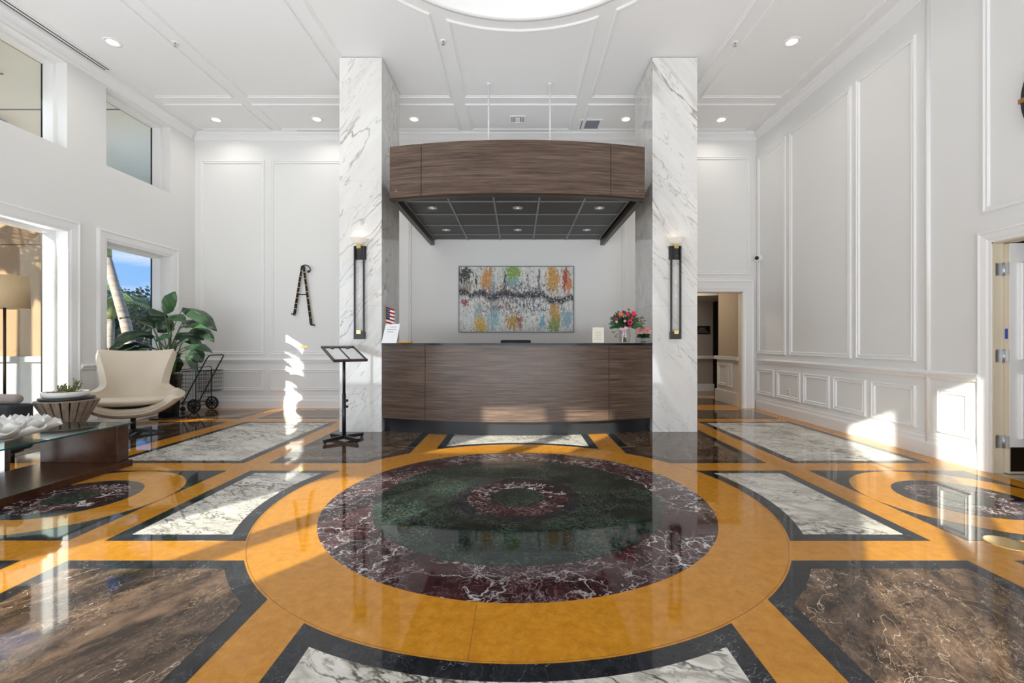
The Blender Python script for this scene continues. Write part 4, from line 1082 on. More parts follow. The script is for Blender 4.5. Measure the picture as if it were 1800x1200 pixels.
# ------------------------------------------------------------------ sign stand
ss = thing('sign_stand', (-2.035, 5.42, 0), 'black floor stand with tilted clipboard tray of papers in front of the left column', 'stand')
scx, scy = -2.035, 5.30
wv = Vector((.30, .235, 0)); sv = Vector((.30, -.365, -.158)); C0 = Vector((scx, scy, 1.018))
nrm = wv.cross(sv).normalized(); nrm = nrm if nrm.z > 0 else -nrm
def slab(mb, u0, u1, v0, v1, h0, h1):
    f = lambda u, v, h: C0 + wv * u + sv * v + nrm * h
    mb.loops([[f(u0, v0, h0), f(u1, v0, h0), f(u1, v1, h0), f(u0, v1, h0)], [f(u0, v0, h1), f(u1, v0, h1), f(u1, v1, h1), f(u0, v1, h1)]])
mb = MB(); slab(mb, -.5, .5, -.5, .5, -.012, 0); obj('tray', mb, M['black'], ss, bevel=.003)
mb = MB(); slab(mb, -.5, .5, .47, .5, 0, .02); slab(mb, -.5, -.46, -.5, .5, 0, .012); slab(mb, .46, .5, -.5, .5, 0, .012); slab(mb, -.5, .5, -.5, -.40, 0, .012); obj('rim', mb, mat('dark_taupe_plastic', (.06, .045, .042), .35), ss)
for u0, u1 in ((-.42, -.03), (.04, .44)):
    mb = MB(); slab(mb, u0, u1, -.36, .44, .001, .004); pg = obj('paper_sheet', mb, M['paper'], ss)
    mb = MB(); slab(mb, (u0 + u1) / 2 - .05, (u0 + u1) / 2 + .05, -.38, -.30, .004, .014); obj('clip', mb, M['black'], pg)
mb = MB(); mb.tube([(scx, scy, .03), (scx, scy, .55)], .022, 12); mb.tube([(scx, scy, .50), (scx, scy, 1.0)], .017, 12); obj('pole', mb, M['black'], ss)
for z in (.47, .40):
    mb = MB(); mb.tube([(scx + .015, scy - .01, z), (scx + .05, scy - .02, z)], .014, 8); obj('knob', mb, M['black'], ss)
for k in range(4):
    a = R(55 + 90 * k) ; d_ = Vector((math.cos(a), math.sin(a), 0)); pdv = Vector((-d_.y, d_.x, 0)) * .014
    mb = MB(); p0 = Vector((scx, scy, 0)); p1 = p0 + d_ * .26
    mb.loops([[p0 - pdv + Vector((0, 0, .022)), p0 + pdv + Vector((0, 0, .022)), p0 + pdv + Vector((0, 0, .065)), p0 - pdv + Vector((0, 0, .065))],
              [p1 - pdv + Vector((0, 0, .018)), p1 + pdv + Vector((0, 0, .018)), p1 + pdv + Vector((0, 0, .052)), p1 - pdv + Vector((0, 0, .052))]])
    lg = obj('leg', mb, M['black'], ss)
    mb = MB(); mb.tube([p1 - d_ * .02, p1 - d_ * .02 + Vector((0, 0, .02))], .014, 8); obj('foot', mb, M['rubber'], lg)

# ------------------------------------------------------------------ lounge chair
lcx, lcy = -4.82, 5.67
lc = thing('lounge_chair', (lcx, lcy, 0), 'cream leather swivel lounge chair with winged back and curved arms', 'armchair')
def interp(keys, t):
    for i in range(len(keys) - 1):
        if t <= keys[i + 1][0]:
            a, b = keys[i], keys[i + 1]; f = (t - a[0]) / (b[0] - a[0]); f = f * f * (3 - 2 * f)
            return [x + (y - x) * f for x, y in zip(a[1:], b[1:])]
    return list(keys[-1][1:])
#         t   y     z    halfw  lift  curl(forward)
SK = [(0.00, -.37, .325, .40, .15, .00), (.12, -.34, .290, .46, .20, .00), (.28, -.16, .275, .50, .235, .00), (.42, .06, .29, .49, .245, .03),
      (.54, .22, .38, .39, .16, .13), (.66, .28, .55, .30, .05, .15), (.80, .33, .77, .335, .02, .14), (.92, .38, .95, .385, .015, .10), (1.0, .42, 1.03, .40, .01, .06)]
def smoothkeys(t):
    return interp(SK, t)
def shell(u, v):
    # average neighbours to soften the profile
    acc = [0] * 5
    for w_, dt in ((.25, -.05), (.5, 0), (.25, .05)):
        k = smoothkeys(min(1, max(0, v + dt)))
        acc = [a + w_ * b for a, b in zip(acc, k)]
    y, z, hwid, lift, curl = acc
    s_ = (u - .5) * 2; e = abs(s_) ** 2.6
    return Vector((lcx + s_ * hwid, lcy + y - curl * e, z + lift * e))
rot = Matrix.Translation(Vector((lcx, lcy, 0))) @ Matrix.Rotation(R(33), 4, 'Z') @ Matrix.Translation(-Vector((lcx, lcy, 0)))
mb = MB(); mb.xf = rot; mb.grid(shell, 28, 36); so_ = obj('shell', mb, M['leather'], lc)
md = so_.modifiers.new('thick', 'SOLIDIFY'); md.thickness = .10; md.offset = 0
md = so_.modifiers.new('edge', 'BEVEL'); md.width = .045; md.segments = 4; md.limit_method = 'ANGLE'; md.angle_limit = R(60)
mb = MB(); mb.xf = rot
def cush(c, a, b, h, top=True):
    L = []
    for k in range(9):
        t = -PI / 2 + PI * k / 8; s_ = max(math.cos(t), .02) ** .45; zz = math.sin(t) * h
        lp = []
        for j in range(40):
            an = 2 * PI * j / 40; cx_, sy_ = math.cos(an), math.sin(an)
            ex = .62
            x = a * s_ * math.copysign(abs(cx_) ** ex, cx_); y = b * s_ * math.copysign(abs(sy_) ** ex, sy_)
            lp.append(Vector((c[0] + x * (1 - .12 * (y / b)), c[1] + y, c[2] + zz + .03 * (x / a) ** 2 - .02 * (y / b))))
        L.append(lp)
    return L
mb.loops(cush((lcx, lcy - .10, .415), .40, .29, .055), smooth=True); obj('seat_cushion', mb, M['leather'], lc)
mb = MB(); mb.xf = rot
L = []
for t in range(13):                     # welt piping along the shell front
    pass
mb.tube([shell(u / 30, .0) + Vector((0, -.032, .0)) for u in range(2, 29)], .006, 6); obj('piping', mb, M['leather'], lc)
mb = MB(); mb.tube([(lcx, lcy, .045), (lcx, lcy, .24)], .028, 16); mb.lathe((lcx, lcy, 0), [(.16, .235), (.17, .25), (.17, .26), (.001, .26)], 24); obj('post', mb, M['black'], lc)
for k in range(4):
    a = R(20 + 90 * k); d_ = Vector((math.cos(a), math.sin(a), 0)); pdv = Vector((-d_.y, d_.x, 0))
    p0 = Vector((lcx, lcy, 0)); p1 = p0 + d_ * .32; mb = MB()
    mb.loops([[p0 - pdv * .03 + Vector((0, 0, .03)), p0 + pdv * .03 + Vector((0, 0, .03)), p0 + pdv * .02 + Vector((0, 0, .075)), p0 - pdv * .02 + Vector((0, 0, .075))],
              [p1 - pdv * .02 + Vector((0, 0, .0)), p1 + pdv * .02 + Vector((0, 0, 0)), p1 + pdv * .015 + Vector((0, 0, .02)), p1 - pdv * .015 + Vector((0, 0, .02))]])
    obj('leg', mb, M['black'], lc, bevel=.004)

# ------------------------------------------------------------------ potted bird of paradise
ptx, pty = -5.34, 6.92
pl = thing('potted_plant', (ptx, pty, 0), 'bird of paradise plant with broad dark leaves in a glossy black pot', 'potted plant')
mb = MB(); mb.lathe((ptx, pty, 0), [(.0005, 0), (.12, 0), (.125, .01), (.17, .655), (.175, .665), (.16, .665), (.155, .60), (.0005, .60)], 32); obj('pot', mb, M['pot'], pl)
mb = MB(); mb.lathe((ptx, pty, 0), [(.0005, .615), (.156, .605)], 24); obj('soil', mb, M['soil'], pl)
mb = MB(); mb.lathe((ptx, pty, 0), [(.0005, .0), (.23, .0), (.24, .02), (.22, .02), (.001, .012)], 32); obj('saucer', mb, M['pot'], pl)
def Z8(zx, zy): return 180 + zx / 3.75, 420 + zy / 3.75
leaves = [((410, 490), (478, 340), 70, .12, 1, -.10), ((532, 452), (755, 585), 80, .22, 0, -.1), ((530, 545), (700, 565), 62, .2, 0, .1), ((515, 578), (692, 572), 60, .15, 1, .0),
          ((340, 590), (300, 458), 135, .1, 0, .15), ((440, 520), (360, 600), 100, .2, 0, .05), ((440, 508), (545, 530), 70, .2, 1, -.05), ((305, 540), (112, 512), 38, .12, 0, .1),
          ((345, 640), (72, 640), 120, .3, 0, -.1), ((335, 645), (45, 700), 95, .3, 0, -.25), ((455, 625), (345, 655), 66, .2, 1, -.2), ((325, 712), (72, 722), 70, .25, 0, 0),
          ((350, 722), (120, 742), 50, .2, 0, -.1), ((480, 640), (662, 690), 75, .3, 0, 0), ((600, 588), (735, 655), 66, .25, 0, .1), ((470, 715), (560, 650), 90, .15, 0, -.15),
          ((545, 712), (722, 725), 62, .25, 0, -.2), ((590, 722), (658, 795), 66, .2, 0, -.25), ((558, 768), (628, 865), 44, .25, 0, -.3), ((455, 800), (490, 745), 80, .1, 0, .0),
          ((395, 600), (400, 500), 80, .1, 0, .2), ((590, 600), (668, 655), 60, .2, 1, .15), ((500, 620), (560, 640), 66, .2, 1, .05), ((480, 880), (470, 760), 70, .05, 0, .1)]
for i, ((ax, ay), (bx, by), w, bend, br, dy) in enumerate(leaves):
    Y = pty + dy
    def yl(px, y): return min(y, 5.57 * K / (CX - px))
    pA, pB = Z8(ax, ay), Z8(bx, by)
    A_ = at(*pA, yl(pA[0], Y)); B_ = at(*pB, yl(pB[0], Y - .10))
    A_.x = max(A_.x, XL + .06); B_.x = max(B_.x, XL + .06 + .02 * (i % 3))
    mid = (A_ + B_) / 2
    W = w / 3.75 * Y / K * 1.3
    d_ = B_ - A_; L_ = d_.length
    upv = Vector((0, -.55, 1)) if abs(d_.normalized().z) < .75 else Vector((.25, -1, .1))
    side = d_.cross(upv).normalized(); nn = side.cross(d_).normalized()
    if nn.z < 0 and abs(d_.normalized().z) < .75: nn = -nn
    fold = .28 if i % 3 else .15
    sd_ = rnd.uniform(0, 6)
    def pf(u, v):
        s_ = (u - .5) * 2
        wid = W * .5 * (math.sin(PI * min(1, v * .93 + .07)) ** .8) * (1 + .05 * math.sin(v * 13 + sd_ + s_ * 2))
        return A_ + d_ * v + side * (s_ * wid) + nn * (bend * L_ * math.sin(PI * v) * .55 - fold * W * abs(s_) ** 1.4 * .6 + .006 * math.sin(v * 22 + s_ * 3 + sd_)) - Vector((0, 0, bend * .12 * v * v))
    mb = MB(); mb.grid(pf, 8, 14, mi=0)
    # petiole and midrib
    root = Vector((ptx + .06 * math.cos(i * 2.4), pty + .06 * math.sin(i * 2.4), .61))
    m1 = root.lerp(A_, .55) + Vector(((root.x - A_.x) * .25, 0, .08))
    m1b = root.lerp(A_, .25) + Vector(((root.x - A_.x) * .15, 0, .05))
    mb.tube([root, m1b, m1, root.lerp(A_, .85) + Vector(((root.x - A_.x) * .08, 0, .04)), A_] , [.013, .011, .008, .006, .005], 6, mi=1)
    mb.tube([Vector(pf(.5, t / 8)) - nn * .002 for t in range(9)], [.005, .005, .004, .004, .003, .003, .003, .002, .001], 5, mi=1)
    obj('leaf', mb, [M['leaf2' if br else 'leaf'], M['stem']], pl)

# ------------------------------------------------------------------ folding shopping cart
cC = Vector((-5.27, 7.58, 0)); wN = Vector((.06, 1, 0)).normalized(); fN = Vector((-1, .06, 0)).normalized(); hwc = .20
sk = thing('shopping_cart', (cC.x, cC.y, 0), 'black wire folding shopping cart with two baskets by the back wall', 'shopping cart')
def CP(w_, f_, z): return cC + wN * w_ + fN * f_ + Vector((0, 0, z))
for s_ in (-1, 1):
    c0 = CP(s_ * hwc, 0, .112)
    Rm = Matrix.Translation(c0) @ wN.to_track_quat('Z', 'Y').to_matrix().to_4x4()
    mb = MB(); mb.xf = Rm
    mb.lathe((0, 0, 0), [(.092, -.018), (.110, -.014), (.110, .014), (.092, .018), (.092, -.018)], 28)
    wh = obj('wheel', mb, M['rubber'], sk)
    mb = MB(); mb.xf = Rm; mb.lathe((0, 0, 0), [(.0005, -.018), (.03, -.018), (.03, .018), (.0005, .018)], 16)
    for k in range(8):
        a = 2 * PI * k / 8; mb.tube([(0.02 * math.cos(a), .02 * math.sin(a), 0), (.09 * math.cos(a), .09 * math.sin(a), 0)], .009, 6)
    mb.lathe((0, 0, 0), [(.055, -.004), (.065, -.004), (.065, .004), (.055, .004), (.055, -.004)], 20)
    obj('spoked_hub', mb, M['black'], wh)
    c1 = CP(s_ * .12, .26, .046); mb = MB(); mb.xf = Matrix.Translation(c1) @ wN.to_track_quat('Z', 'Y').to_matrix().to_4x4()
    mb.lathe((0, 0, 0), [(.0005, -.012), (.04, -.012), (.045, 0), (.04, .012), (.0005, .012)], 16); obj('front_wheel', mb, M['rubber'], sk)
    mb = MB(); mb.tube([c1, CP(s_ * .12, .26, .16)], .006, 6); obj('front_fork', mb, M['black'], sk)
mb = MB(); mb.tube([CP(-hwc, 0, .105), CP(hwc, 0, .105)], .007, 8); obj('axle', mb, M['black'], sk)
hz = EYE + (CY - 624) * 7.4 / K
pts = [CP(-hwc + .02, .22, .13), CP(-hwc + .02, .0, .53), CP(-hwc + .02, -.20, hz - .06), CP(-hwc + .03, -.23, hz - .015), CP(-hwc + .07, -.24, hz), CP(hwc - .07, -.24, hz), CP(hwc - .03, -.23, hz - .015), CP(hwc - .02, -.20, hz - .06), CP(hwc - .02, .0, .53), CP(hwc - .02, .22, .13)]
mb = MB(); mb.tube(pts, .010, 8); obj('handle', mb, M['black'], sk)
def basket(name, w0, w1, f0, f1, z0, z1, nw, nf, nz):
    mb = MB()
    for k, (zz, r_) in enumerate([(z0, .004), (z1, .006)]):
        mb.tube([CP(w0, f0, zz), CP(w1, f0, zz), CP(w1, f1, zz), CP(w0, f1, zz)], r_, 6, closed=False); mb.tube([CP(w0, f1, zz), CP(w0, f0, zz)], r_, 6)
    for i in range(nz):
        zz = z0 + (z1 - z0) * (i + 1) / (nz + 1)
        for a, b in (((w0, f0), (w1, f0)), ((w1, f0), (w1, f1)), ((w1, f1), (w0, f1)), ((w0, f1), (w0, f0))): mb.tube([CP(*a, zz), CP(*b, zz)], .0022, 4)
    for i in range(nw + 1):
        w_ = w0 + (w1 - w0) * i / nw
        mb.tube([CP(w_, f0, z1), CP(w_, f0, z0), CP(w_, f1, z0), CP(w_, f1, z1)], .0022, 4)
    for i in range(1, nf):
        f_ = f0 + (f1 - f0) * i / nf
        mb.tube([CP(w0, f_, z1), CP(w0, f_, z0), CP(w1, f_, z0), CP(w1, f_, z1)], .0022, 4)
    obj(name, mb, M['black'], sk)
basket('main_basket', -.17, .17, .0, .27, .16, .67, 6, 5, 7)
basket('small_basket', -.17, .17, -.22, -.03, .34, .68, 8, 5, 4)
for f_, z1_ in ((-.01, .74), (.27, .70)):
    mb = MB(); mb.tube([CP(-.175, f_, .12), CP(-.175, f_, z1_ - .03), CP(-.15, f_, z1_), CP(.15, f_, z1_), CP(.175, f_, z1_ - .03), CP(.175, f_, .12)], .007, 8); obj('hoop_frame', mb, M['black'], sk)
mb = MB(); mb.tube([CP(-.175, 0, .12), CP(-.175, .27, .14), CP(.175, .27, .14), CP(.175, 0, .12)], .006, 8); obj('bottom_frame', mb, M['black'], sk)

# ------------------------------------------------------------------ glass coffee table
gt = thing('coffee_table', (-4.0, 3.5, 0), 'glass-topped coffee table on a dark mahogany base with chrome posts', 'coffee table')
GX0, GX1, GY0, GY1, GZ = -4.45, -3.62, 2.75, 4.25, .40
mb = MB(); mb.box(GX0, GX1, GY0, GY1, GZ - .012, GZ)
g_ = obj('glass_top', mb, [M['tableglass'], M['glassedge']], gt)
for p in g_.data.polygons:
    if abs(p.normal.z) < .5: p.material_index = 1
mb = MB(); mb.box(-4.33, -3.63, 4.10, 4.22, .06, GZ - .012); obj('upright_panel', mb, M['darkwood'], gt, bevel=.003)
mb = MB(); mb.box(-4.33, -3.60, 2.78, 4.23, 0, .06); obj('base_shelf', mb, M['darkwood'], gt, bevel=.003)
for x_, y_ in ((-4.40, 3.88), (-4.40, 2.85)):
    mb = MB(); mb.box(x_ - .022, x_ + .022, y_ - .022, y_ + .022, 0, GZ - .012); obj('post', mb, M['chrome'], gt, bevel=.003)
# scalloped petal bowl
bx, by = -4.02, 3.45
pb = thing('petal_bowl', (bx, by, GZ), 'wide white ceramic bowl shaped like open petals on the glass coffee table', 'bowl')
mb = MB(); mb.lathe((bx, by, GZ), [(.0005, .0), (.14, .0), (.16, .006), (.13, .014), (.0005, .012)], 32); obj('base', mb, M['ceramic'], pb)
for ringi, (n_, r0, r1, z1, wd) in enumerate([(12, .12, .40, .085, .22), (12, .11, .33, .125, .18), (9, .08, .24, .13, .15)]):
    for k in range(n_):
        a = 2 * PI * (k + .5 * (ringi % 2)) / n_
        ca, sa = math.cos(a), math.sin(a)
        def pf(u, v):
            s_ = (u - .5) * 2; r_ = r0 + (r1 - r0) * v - .03 * s_ * s_ * v
            w_ = wd * .5 * math.sin(PI * (.15 + .72 * v)) ** .7
            z = GZ + .012 + (z1 * v ** 1.6) + .025 * abs(s_) ** 2 * v - .01 * (1 - abs(s_)) * v
            return (bx + ca * r_ - sa * w_ * s_, by + sa * r_ + ca * w_ * s_, z)
        mb = MB(); mb.grid(pf, 8, 8); p_ = obj('petal', mb, M['ceramic'], pb)
        md = p_.modifiers.new('thick', 'SOLIDIFY'); md.thickness = .006
# slatted side stool with tray and succulent
sx_, sy_ = -4.76, 4.78
st = thing('slatted_stool', (sx_, sy_, 0), 'round hourglass side table of weathered wooden slats by the near left window', 'side table')
NSL = 22; shared = None
for k in range(NSL):
    a = 2 * PI * k / NSL
    if shared is None:
        mb = MB(); L = []
        for r_, z in ((.160, 0), (.112, .25), (.250, .535)):
            L.append([(r_ - .010, -.028 if z > .3 else -.016, z), (r_ + .010, -.028 if z > .3 else -.016, z), (r_ + .010, .028 if z > .3 else .016, z), (r_ - .010, .028 if z > .3 else .016, z)])
        mb.loops(L); shared = mesh_of('slat', mb, M['lightwood'])
    o = bpy.data.objects.new('slat', shared); link(o, st); o.rotation_euler = (0, 0, a)
mb = MB(); mb.lathe((sx_, sy_, 0), [(.0005, .528), (.238, .528), (.25, .532), (.25, .545), (.0005, .545)], 40); obj('tabletop', mb, M['lightwood'], st)
mb = MB(); mb.lathe((sx_, sy_, 0), [(.095, .24), (.105, .24), (.105, .26), (.095, .26), (.095, .24)], 32); mb.lathe((sx_, sy_, 0), [(.14, 0), (.156, 0), (.156, .02), (.14, .02), (.14, 0)], 32); obj('inner_hoop', mb, M['lightwood'], st)
mb = MB(); mb.lathe((sx_, sy_, .545), [(.0005, 0), (.215, 0), (.222, .008), (.222, .028), (.0005, .028)], 40)
single('round_tray', mb, M['black'], (sx_, sy_, .545), 'round black tray on the slatted side table', 'tray')
sp = thing('succulent_dish', (sx_ - .02, sy_, .573), 'low white round dish planted with a small succulent on the black tray', 'potted plant')
mb = MB(); mb.lathe((sx_ - .02, sy_, .573), [(.0005, 0), (.165, 0), (.185, .015), (.19, .06), (.18, .06), (.172, .045), (.0005, .045)], 36); obj('dish', mb, M['ceramic'], sp)
mb = MB(); mb.lathe((sx_ - .02, sy_, .573), [(.0005, .056), (.10, .055), (.174, .048)], 28); obj('gravel', mb, mat('brown_gravel', (.28, .2, .14), .9, bump=1, bscale=150), sp)
mb = MB()
for (dx, h, w_) in ((-.03, .10, .05), (0.0, .07, .05), (.09, .15, .03), (.04, .05, .03)):
    for j in range(7):
        t = rnd.uniform(-.6, .6); c0 = Vector((sx_ - .02 + dx, sy_ + rnd.uniform(-.03, .03), .618)); tip = c0 + Vector((w_ * t * 1.6 + (.04 if dx > .05 else 0), rnd.uniform(-.03, .03), h * rnd.uniform(.6, 1)))
        mb.tube([c0, c0.lerp(tip, .5) + Vector((0, 0, .01)), tip], .003, 5)
        for q_ in range(5):
            p_ = c0.lerp(tip, .35 + .65 * q_ / 4); mb.ellip(p_ + Vector((rnd.uniform(-.008, .008), rnd.uniform(-.008, .008), 0)), .007, .007, .009, 6, 4)
obj('succulent', mb, M['olive'], sp)
mb = MB()
for k in range(10): mb.ellip((sx_ - .02 + rnd.uniform(-.13, .13), sy_ + rnd.uniform(-.12, .05), .630), .012, .010, .009, 8, 6)
obj('pebble', mb, M['lightwood'], sp, kind='stuff')
# sofa, bolster
sf = thing('grey_sofa', (-5.15, 3.5, 0), 'charcoal fabric sofa with square arms below the near left window', 'sofa')
zt = EYE - (708 - CY) * 4.5 / K
mb = MB(); mb.box(-5.58, -4.82, 4.28, 4.52, .10, zt); obj('arm', mb, M['grey'], sf, bevel=.035, seg=4)
mb = MB(); mb.box(-5.58, -4.82, 2.2, 2.42, .10, zt); obj('arm', mb, M['grey'], sf, bevel=.035, seg=4)
mb = MB(); mb.box(-5.60, -5.36, 2.42, 4.28, .10, .62); obj('back', mb, M['grey'], sf, bevel=.035, seg=4)
for y0, y1 in ((2.43, 3.34), (3.36, 4.27)):
    mb = MB(); mb.box(-5.36, -4.84, y0, y1, .28, .44); obj('seat_cushion', mb, M['grey'], sf, bevel=.04, seg=4)
mb = MB(); mb.box(-5.56, -4.86, 2.43, 4.27, .10, .28); obj('seat_base', mb, M['grey'], sf, bevel=.01)
for x_ in (-5.5, -4.92):
    for y_ in (2.3, 4.4):
        mb = MB(); mb.tube([(x_, y_, 0), (x_, y_, .11)], .02, 10); obj('leg', mb, M['black'], sf)
mb = MB(); xe = (36 - CX) * 4.4 / K
mb.tube([(-5.50, 4.40, zt + .052), (-5.2, 4.40, zt + .052), (xe - .03, 4.40, zt + .052), (xe - .008, 4.40, zt + .052), (xe, 4.40, zt + .052)], [.045, .05, .047, .036, .012], 16)
single('bolster_pillow', mb, M['taupewood'], (-5.2, 4.40, zt), 'taupe bolster pillow lying on the arm of the charcoal sofa', 'pillow')
# floor lamp
flx, fly = -5.40, 4.76
fm = thing('floor_lamp', (flx, fly, 0), 'floor lamp with a large tan linen drum shade beside the near left window', 'floor lamp')
z1_, z0_ = EYE + (CY - 485) * fly / K, EYE + (CY - 542) * fly / K
mb = MB(); mb.lathe((flx, fly, 0), [(.183, z0_), (.19, z0_), (.185, z1_), (.178, z1_), (.183, z0_)], 48); obj('lamp_shade', mb, M['shade'], fm)
mb = MB(); mb.tube([(flx, fly, .02), (flx, fly, z1_ - .06)], .012, 10); obj('pole', mb, M['bronze'], fm)
mb = MB()
for k in range(3):
    a = 2 * PI * k / 3; mb.tube([(flx, fly, z1_ - .06), (flx + .18 * math.cos(a), fly + .18 * math.sin(a), z1_ - .04)], .003, 5)
obj('shade_spider', mb, M['bronze'], fm)
mb = MB(); mb.lathe((flx, fly, 0), [(.0005, 0), (.14, 0), (.14, .018), (.03, .03), (.0005, .03)], 32); obj('base', mb, M['bronze'], fm)
mb = MB(); mb.ellip((flx, fly, (z0_ + z1_) / 2), .03, .03, .045, 12, 8); obj('bulb', mb, M['ceramic'], fm)

# ------------------------------------------------------------------ outside
mb = MB(); mb.box(-60, XL - TH, -40, 60, -.30, -.10); mb.box(XL - TH, 40, -40, YF - .06, -.30, -.10); obj('ground_outside', mb, M['pave'], kind='structure')
mb = MB(); mb.box(-60, -13.5, 12, 60, -.10, -.0995); obj('lawn', mb, M['grass'], kind='stuff')
mb = MB(); mb.box(-9.0, XL - TH - .01, -3.2, 12.0, 4.76, 4.95); so2 = obj('roof_overhang', mb, M['soffit'], kind='structure')
for y in (3.6, 5.3, 7.0):
    mb = MB(); mb.box(-8.98, XL - TH - .02, y, y + .02, 4.752, 4.76); obj('soffit_joint', mb, M['grille'], so2)
mb = MB(); mb.box(-8.7, -8.35, 6.9, 7.4, 4.45, 4.76); mb.box(-8.55, -8.35, 7.0, 7.3, 4.36, 4.45); obj('soffit_bracket', mb, M['stuccow'], so2)
mb = MB(); mb.box(-9.2, -9.0, -3.2, 12.0, 4.70, 5.05); obj('fascia', mb, M['stuccow'], so2)
mb = MB(); mb.lathe((-7.35, 5.65, 4.755), [(.14, 0), (.14, -.01), (.10, -.012), (.0005, -.006)], 24)
single('outdoor_soffit_light', mb, M['ceramic'], (-7.35, 5.65, 4.755), 'round light fitting in the roof soffit outside the near upper window', 'light')
mb = MB(); mb.tube([(-6.9, 6.0, 4.76), (-6.9, 6.0, 4.71)], .02, 8); mb.tube([(-6.97, 6.0, 4.71), (-6.83, 6.0, 4.71)], .01, 6)
single('outdoor_sprinkler', mb, M['grille'], (-6.9, 6.0, 4.76), 'small sprinkler head in the roof soffit outside the near upper window', 'sprinkler')
# unseen walls added to block the sun, then the garden wall
ow = struct('wall_outside', (-7.7, 0, 0))
mb = MB(); mb.box(-7.9, -7.55, -2.9, 2.05, -.1, 4.76); obj('sun_blocker', mb, M['stucco'], ow)
mb = MB(); mb.box(-7.9, -7.55, 3.45, 4.9, -.1, 4.76); obj('sun_blocker', mb, M['stucco'], ow)
mb = MB(); mb.box(-11.5, -7.66, 8.05, 8.28, .90, 4.0); obj('orange_wall', mb, M['stucco'], ow)
mb = MB(); mb.box(-11.5, -7.66, 8.045, 8.05, 2.88, 2.895); obj('stucco_joint', mb, M['bronze'], ow)
mb = MB(); mb.box(-11.6, -7.62, 7.98, 8.33, .80, .90); obj('coping', mb, M['stuccow'], ow, bevel=.01)
mb = MB(); mb.box(-11.5, -7.66, 8.05, 8.28, -.1, .80); obj('white_wall', mb, M['stuccow'], ow)

def frond(mb, base, az, el, L_, droop, nl=22, ll=.42, mi=0):
    d = Vector((math.cos(az), math.sin(az), 0)); pts = []
    for i in range(11):
        t = i / 10; pts.append(base + d * (L_ * t * math.cos(el) ) + Vector((0, 0, L_ * (math.sin(el) * t - droop * t * t))))
    mb.tube(pts, [.03 * (1 - t / 11) + .006 for t in range(11)], 5, mi=mi)
    sidev = Vector((-d.y, d.x, 0))
    for i in range(nl):
        t = .12 + .86 * i / nl; j = min(int(t * 10), 9); p = pts[j].lerp(pts[j + 1], t * 10 - j); tan = (pts[j + 1] - pts[j]).normalized()
        l_ = ll * math.sin(PI * (.15 + .8 * t)) ** .6
        for s_ in (-1, 1):
            tip = p + sidev * s_ * l_ * .8 + tan * l_ * .45 - Vector((0, 0, l_ * .45))
            w_ = tan * .028
            mb._add([p - w_, p + w_, (p + tip) / 2 + w_ * .9 + Vector((0, 0, .04)), tip, (p + tip) / 2 - w_ * .9 + Vector((0, 0, .04))], [(0, 1, 2, 3, 4)], mi)
def palm(base, top, r0, r1, nf, L_, lab, ll=.42, nl=22, el=(.0, 1.0)):
    base, top = Vector(base), Vector(top)
    p = thing('palm_tree', base, lab, 'palm tree')
    mid = base.lerp(top, .5) + Vector(((top.x - base.x) * -.06, 0, 0))
    P_ = [base, base.lerp(mid, .5), mid, mid.lerp(top, .5), top]
    mb = MB(); mb.tube(P_, [r0, r0 * .95, (r0 + r1) / 2, r1 * 1.05, r1], 14); obj('trunk', mb, M['trunk'], p)
    d = (top - mid).normalized()
    mb = MB(); mb.tube([top, top + d * .25, top + d * .8], [r1 * 1.15, r1 * 1.5, r1 * .7], 12); obj('crownshaft', mb, M['crownshaft'], p)
    for k in range(nf):
        mb = MB(); frond(mb, top + d * .75, 2 * PI * k / nf + rnd.uniform(-.2, .2), rnd.uniform(*el), L_ * rnd.uniform(.85, 1.1), rnd.uniform(.5, .9), nl, ll); obj('frond', mb, M['frond'], p)
Yp = 13.0
palm(at(246, 650, Yp).to_tuple()[:2] + (-.1,), at(187, 452, Yp), .155, .115, 11, 2.3, 'leaning palm with a slim pale trunk outside the far left window', el=(.55, 1.2))
palm(at(193, 640, 19).to_tuple()[:2] + (-.1,), at(195, 560, 19), .17, .13, 12, 2.2, 'shorter distant palm behind the leaning one, at the edge of the far left window', el=(.1, 1.2))
palm((at(300, 600, 11.5).x, 11.5, -.1), at(292, 415, 11.5), .14, .11, 12, 2.6, 'palm whose fronds hang into the top corner of the far left window', el=(-.2, .8), nl=26)
palm((-11.35, 4.4, -.1), (-11.2, 4.6, 3.4), .14, .11, 12, 1.9, 'palm outside whose shadow falls on the orange garden wall by the near left window', nl=20)
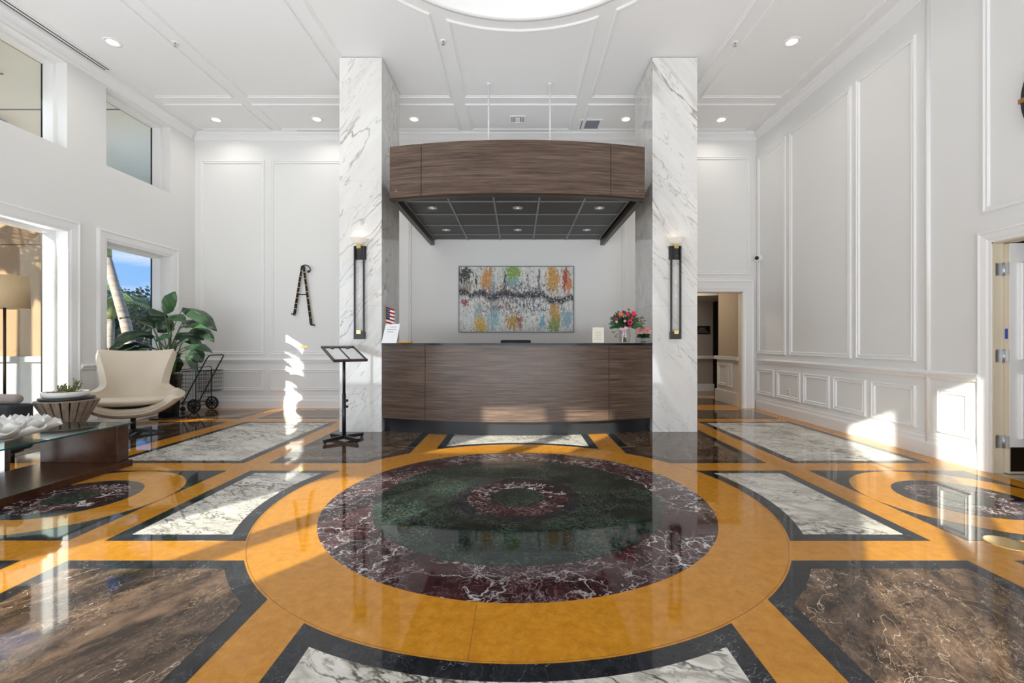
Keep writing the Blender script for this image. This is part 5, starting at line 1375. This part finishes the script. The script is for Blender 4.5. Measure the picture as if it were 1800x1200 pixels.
def tree(c, r, h, lab, n_=2600):
    t = thing('broadleaf_tree', (c[0], c[1], -.1), lab, 'tree', 'trees beyond the far left window')
    mb = MB(); mb.tube([(c[0], c[1], -.1), (c[0] + .1, c[1], h * .5)], [.22, .12], 10)
    for k in range(6):
        a = k * 1.05; mb.tube([(c[0] + .08, c[1], h * .35), (c[0] + r * .6 * math.cos(a), c[1] + r * .6 * math.sin(a), h * .72)], [.08, .02], 6)
    obj('trunk', mb, M['trunk'], t)
    mb = MB(); rr_ = random.Random(int(abs(c[0] * 10)))
    blobs = [(Vector((c[0] + rr_.uniform(-r, r) * .7, c[1] + rr_.uniform(-r, r) * .7, h * rr_.uniform(.3, .9))), r * rr_.uniform(.3, .5)) for _ in range(16)]
    for k in range(n_):
        bc, br = blobs[k % 16]; v_ = Vector((rr_.gauss(0, 1), rr_.gauss(0, 1), rr_.gauss(0, 1))).normalized() * br * rr_.uniform(.75, 1.08); p = bc + v_
        if p.z > h: p.z = h - rr_.uniform(0, .3)
        a_ = Vector((rr_.uniform(-1, 1), rr_.uniform(-1, 1), rr_.uniform(-1, 1))).normalized() * .11; b_ = a_.orthogonal().normalized() * .07
        mb._add([p - a_, p + b_, p + a_, p - b_], [(0, 1, 2, 3)])
    obj('crown', mb, M['treeleaf'], t)
for (px, Y, r, h, lab) in [(168, 24, 2.0, 3.9, 'dark broadleaf tree outside, leftmost behind the palms'), (213, 37, 2.4, 4.9, 'dark broadleaf tree outside, behind the leaning palm trunk'),
                           (252, 30, 2.2, 4.75, 'dark broadleaf tree outside, at the far jamb side of the window'), (296, 21, 1.6, 4.0, 'dark broadleaf tree outside, mostly hidden by the window jamb')]:
    tree(((px - CX) * Y / K, Y), r, h, lab)
sh = thing('garden_shrub', (at(205, 0, 10.5).x, 10.5, -.1), 'low leafy green shrub outside at the foot of the far left window', 'shrub')
mb = MB()
for k in range(900):
    c = Vector((at(205 + rnd.uniform(-28, 28), 0, 10.5).x, 10.5 + rnd.uniform(-.6, .6), rnd.uniform(0, 1.0)))
    d_ = Vector((rnd.uniform(-1, 1), rnd.uniform(-1, 1), rnd.uniform(0, 1))).normalized() * .10; b_ = d_.orthogonal().normalized() * .035
    mb._add([c, c + d_ * .5 + b_, c + d_, c + d_ * .5 - b_], [(0, 1, 2, 3)])
obj('foliage', mb, M['frond'], sh)
mb = MB(); mb.tube([(at(205, 0, 10.5).x, 10.5, -.1), (at(205, 0, 10.5).x, 10.5, .6)], .04, 8); obj('stem', mb, M['trunk'], sh)
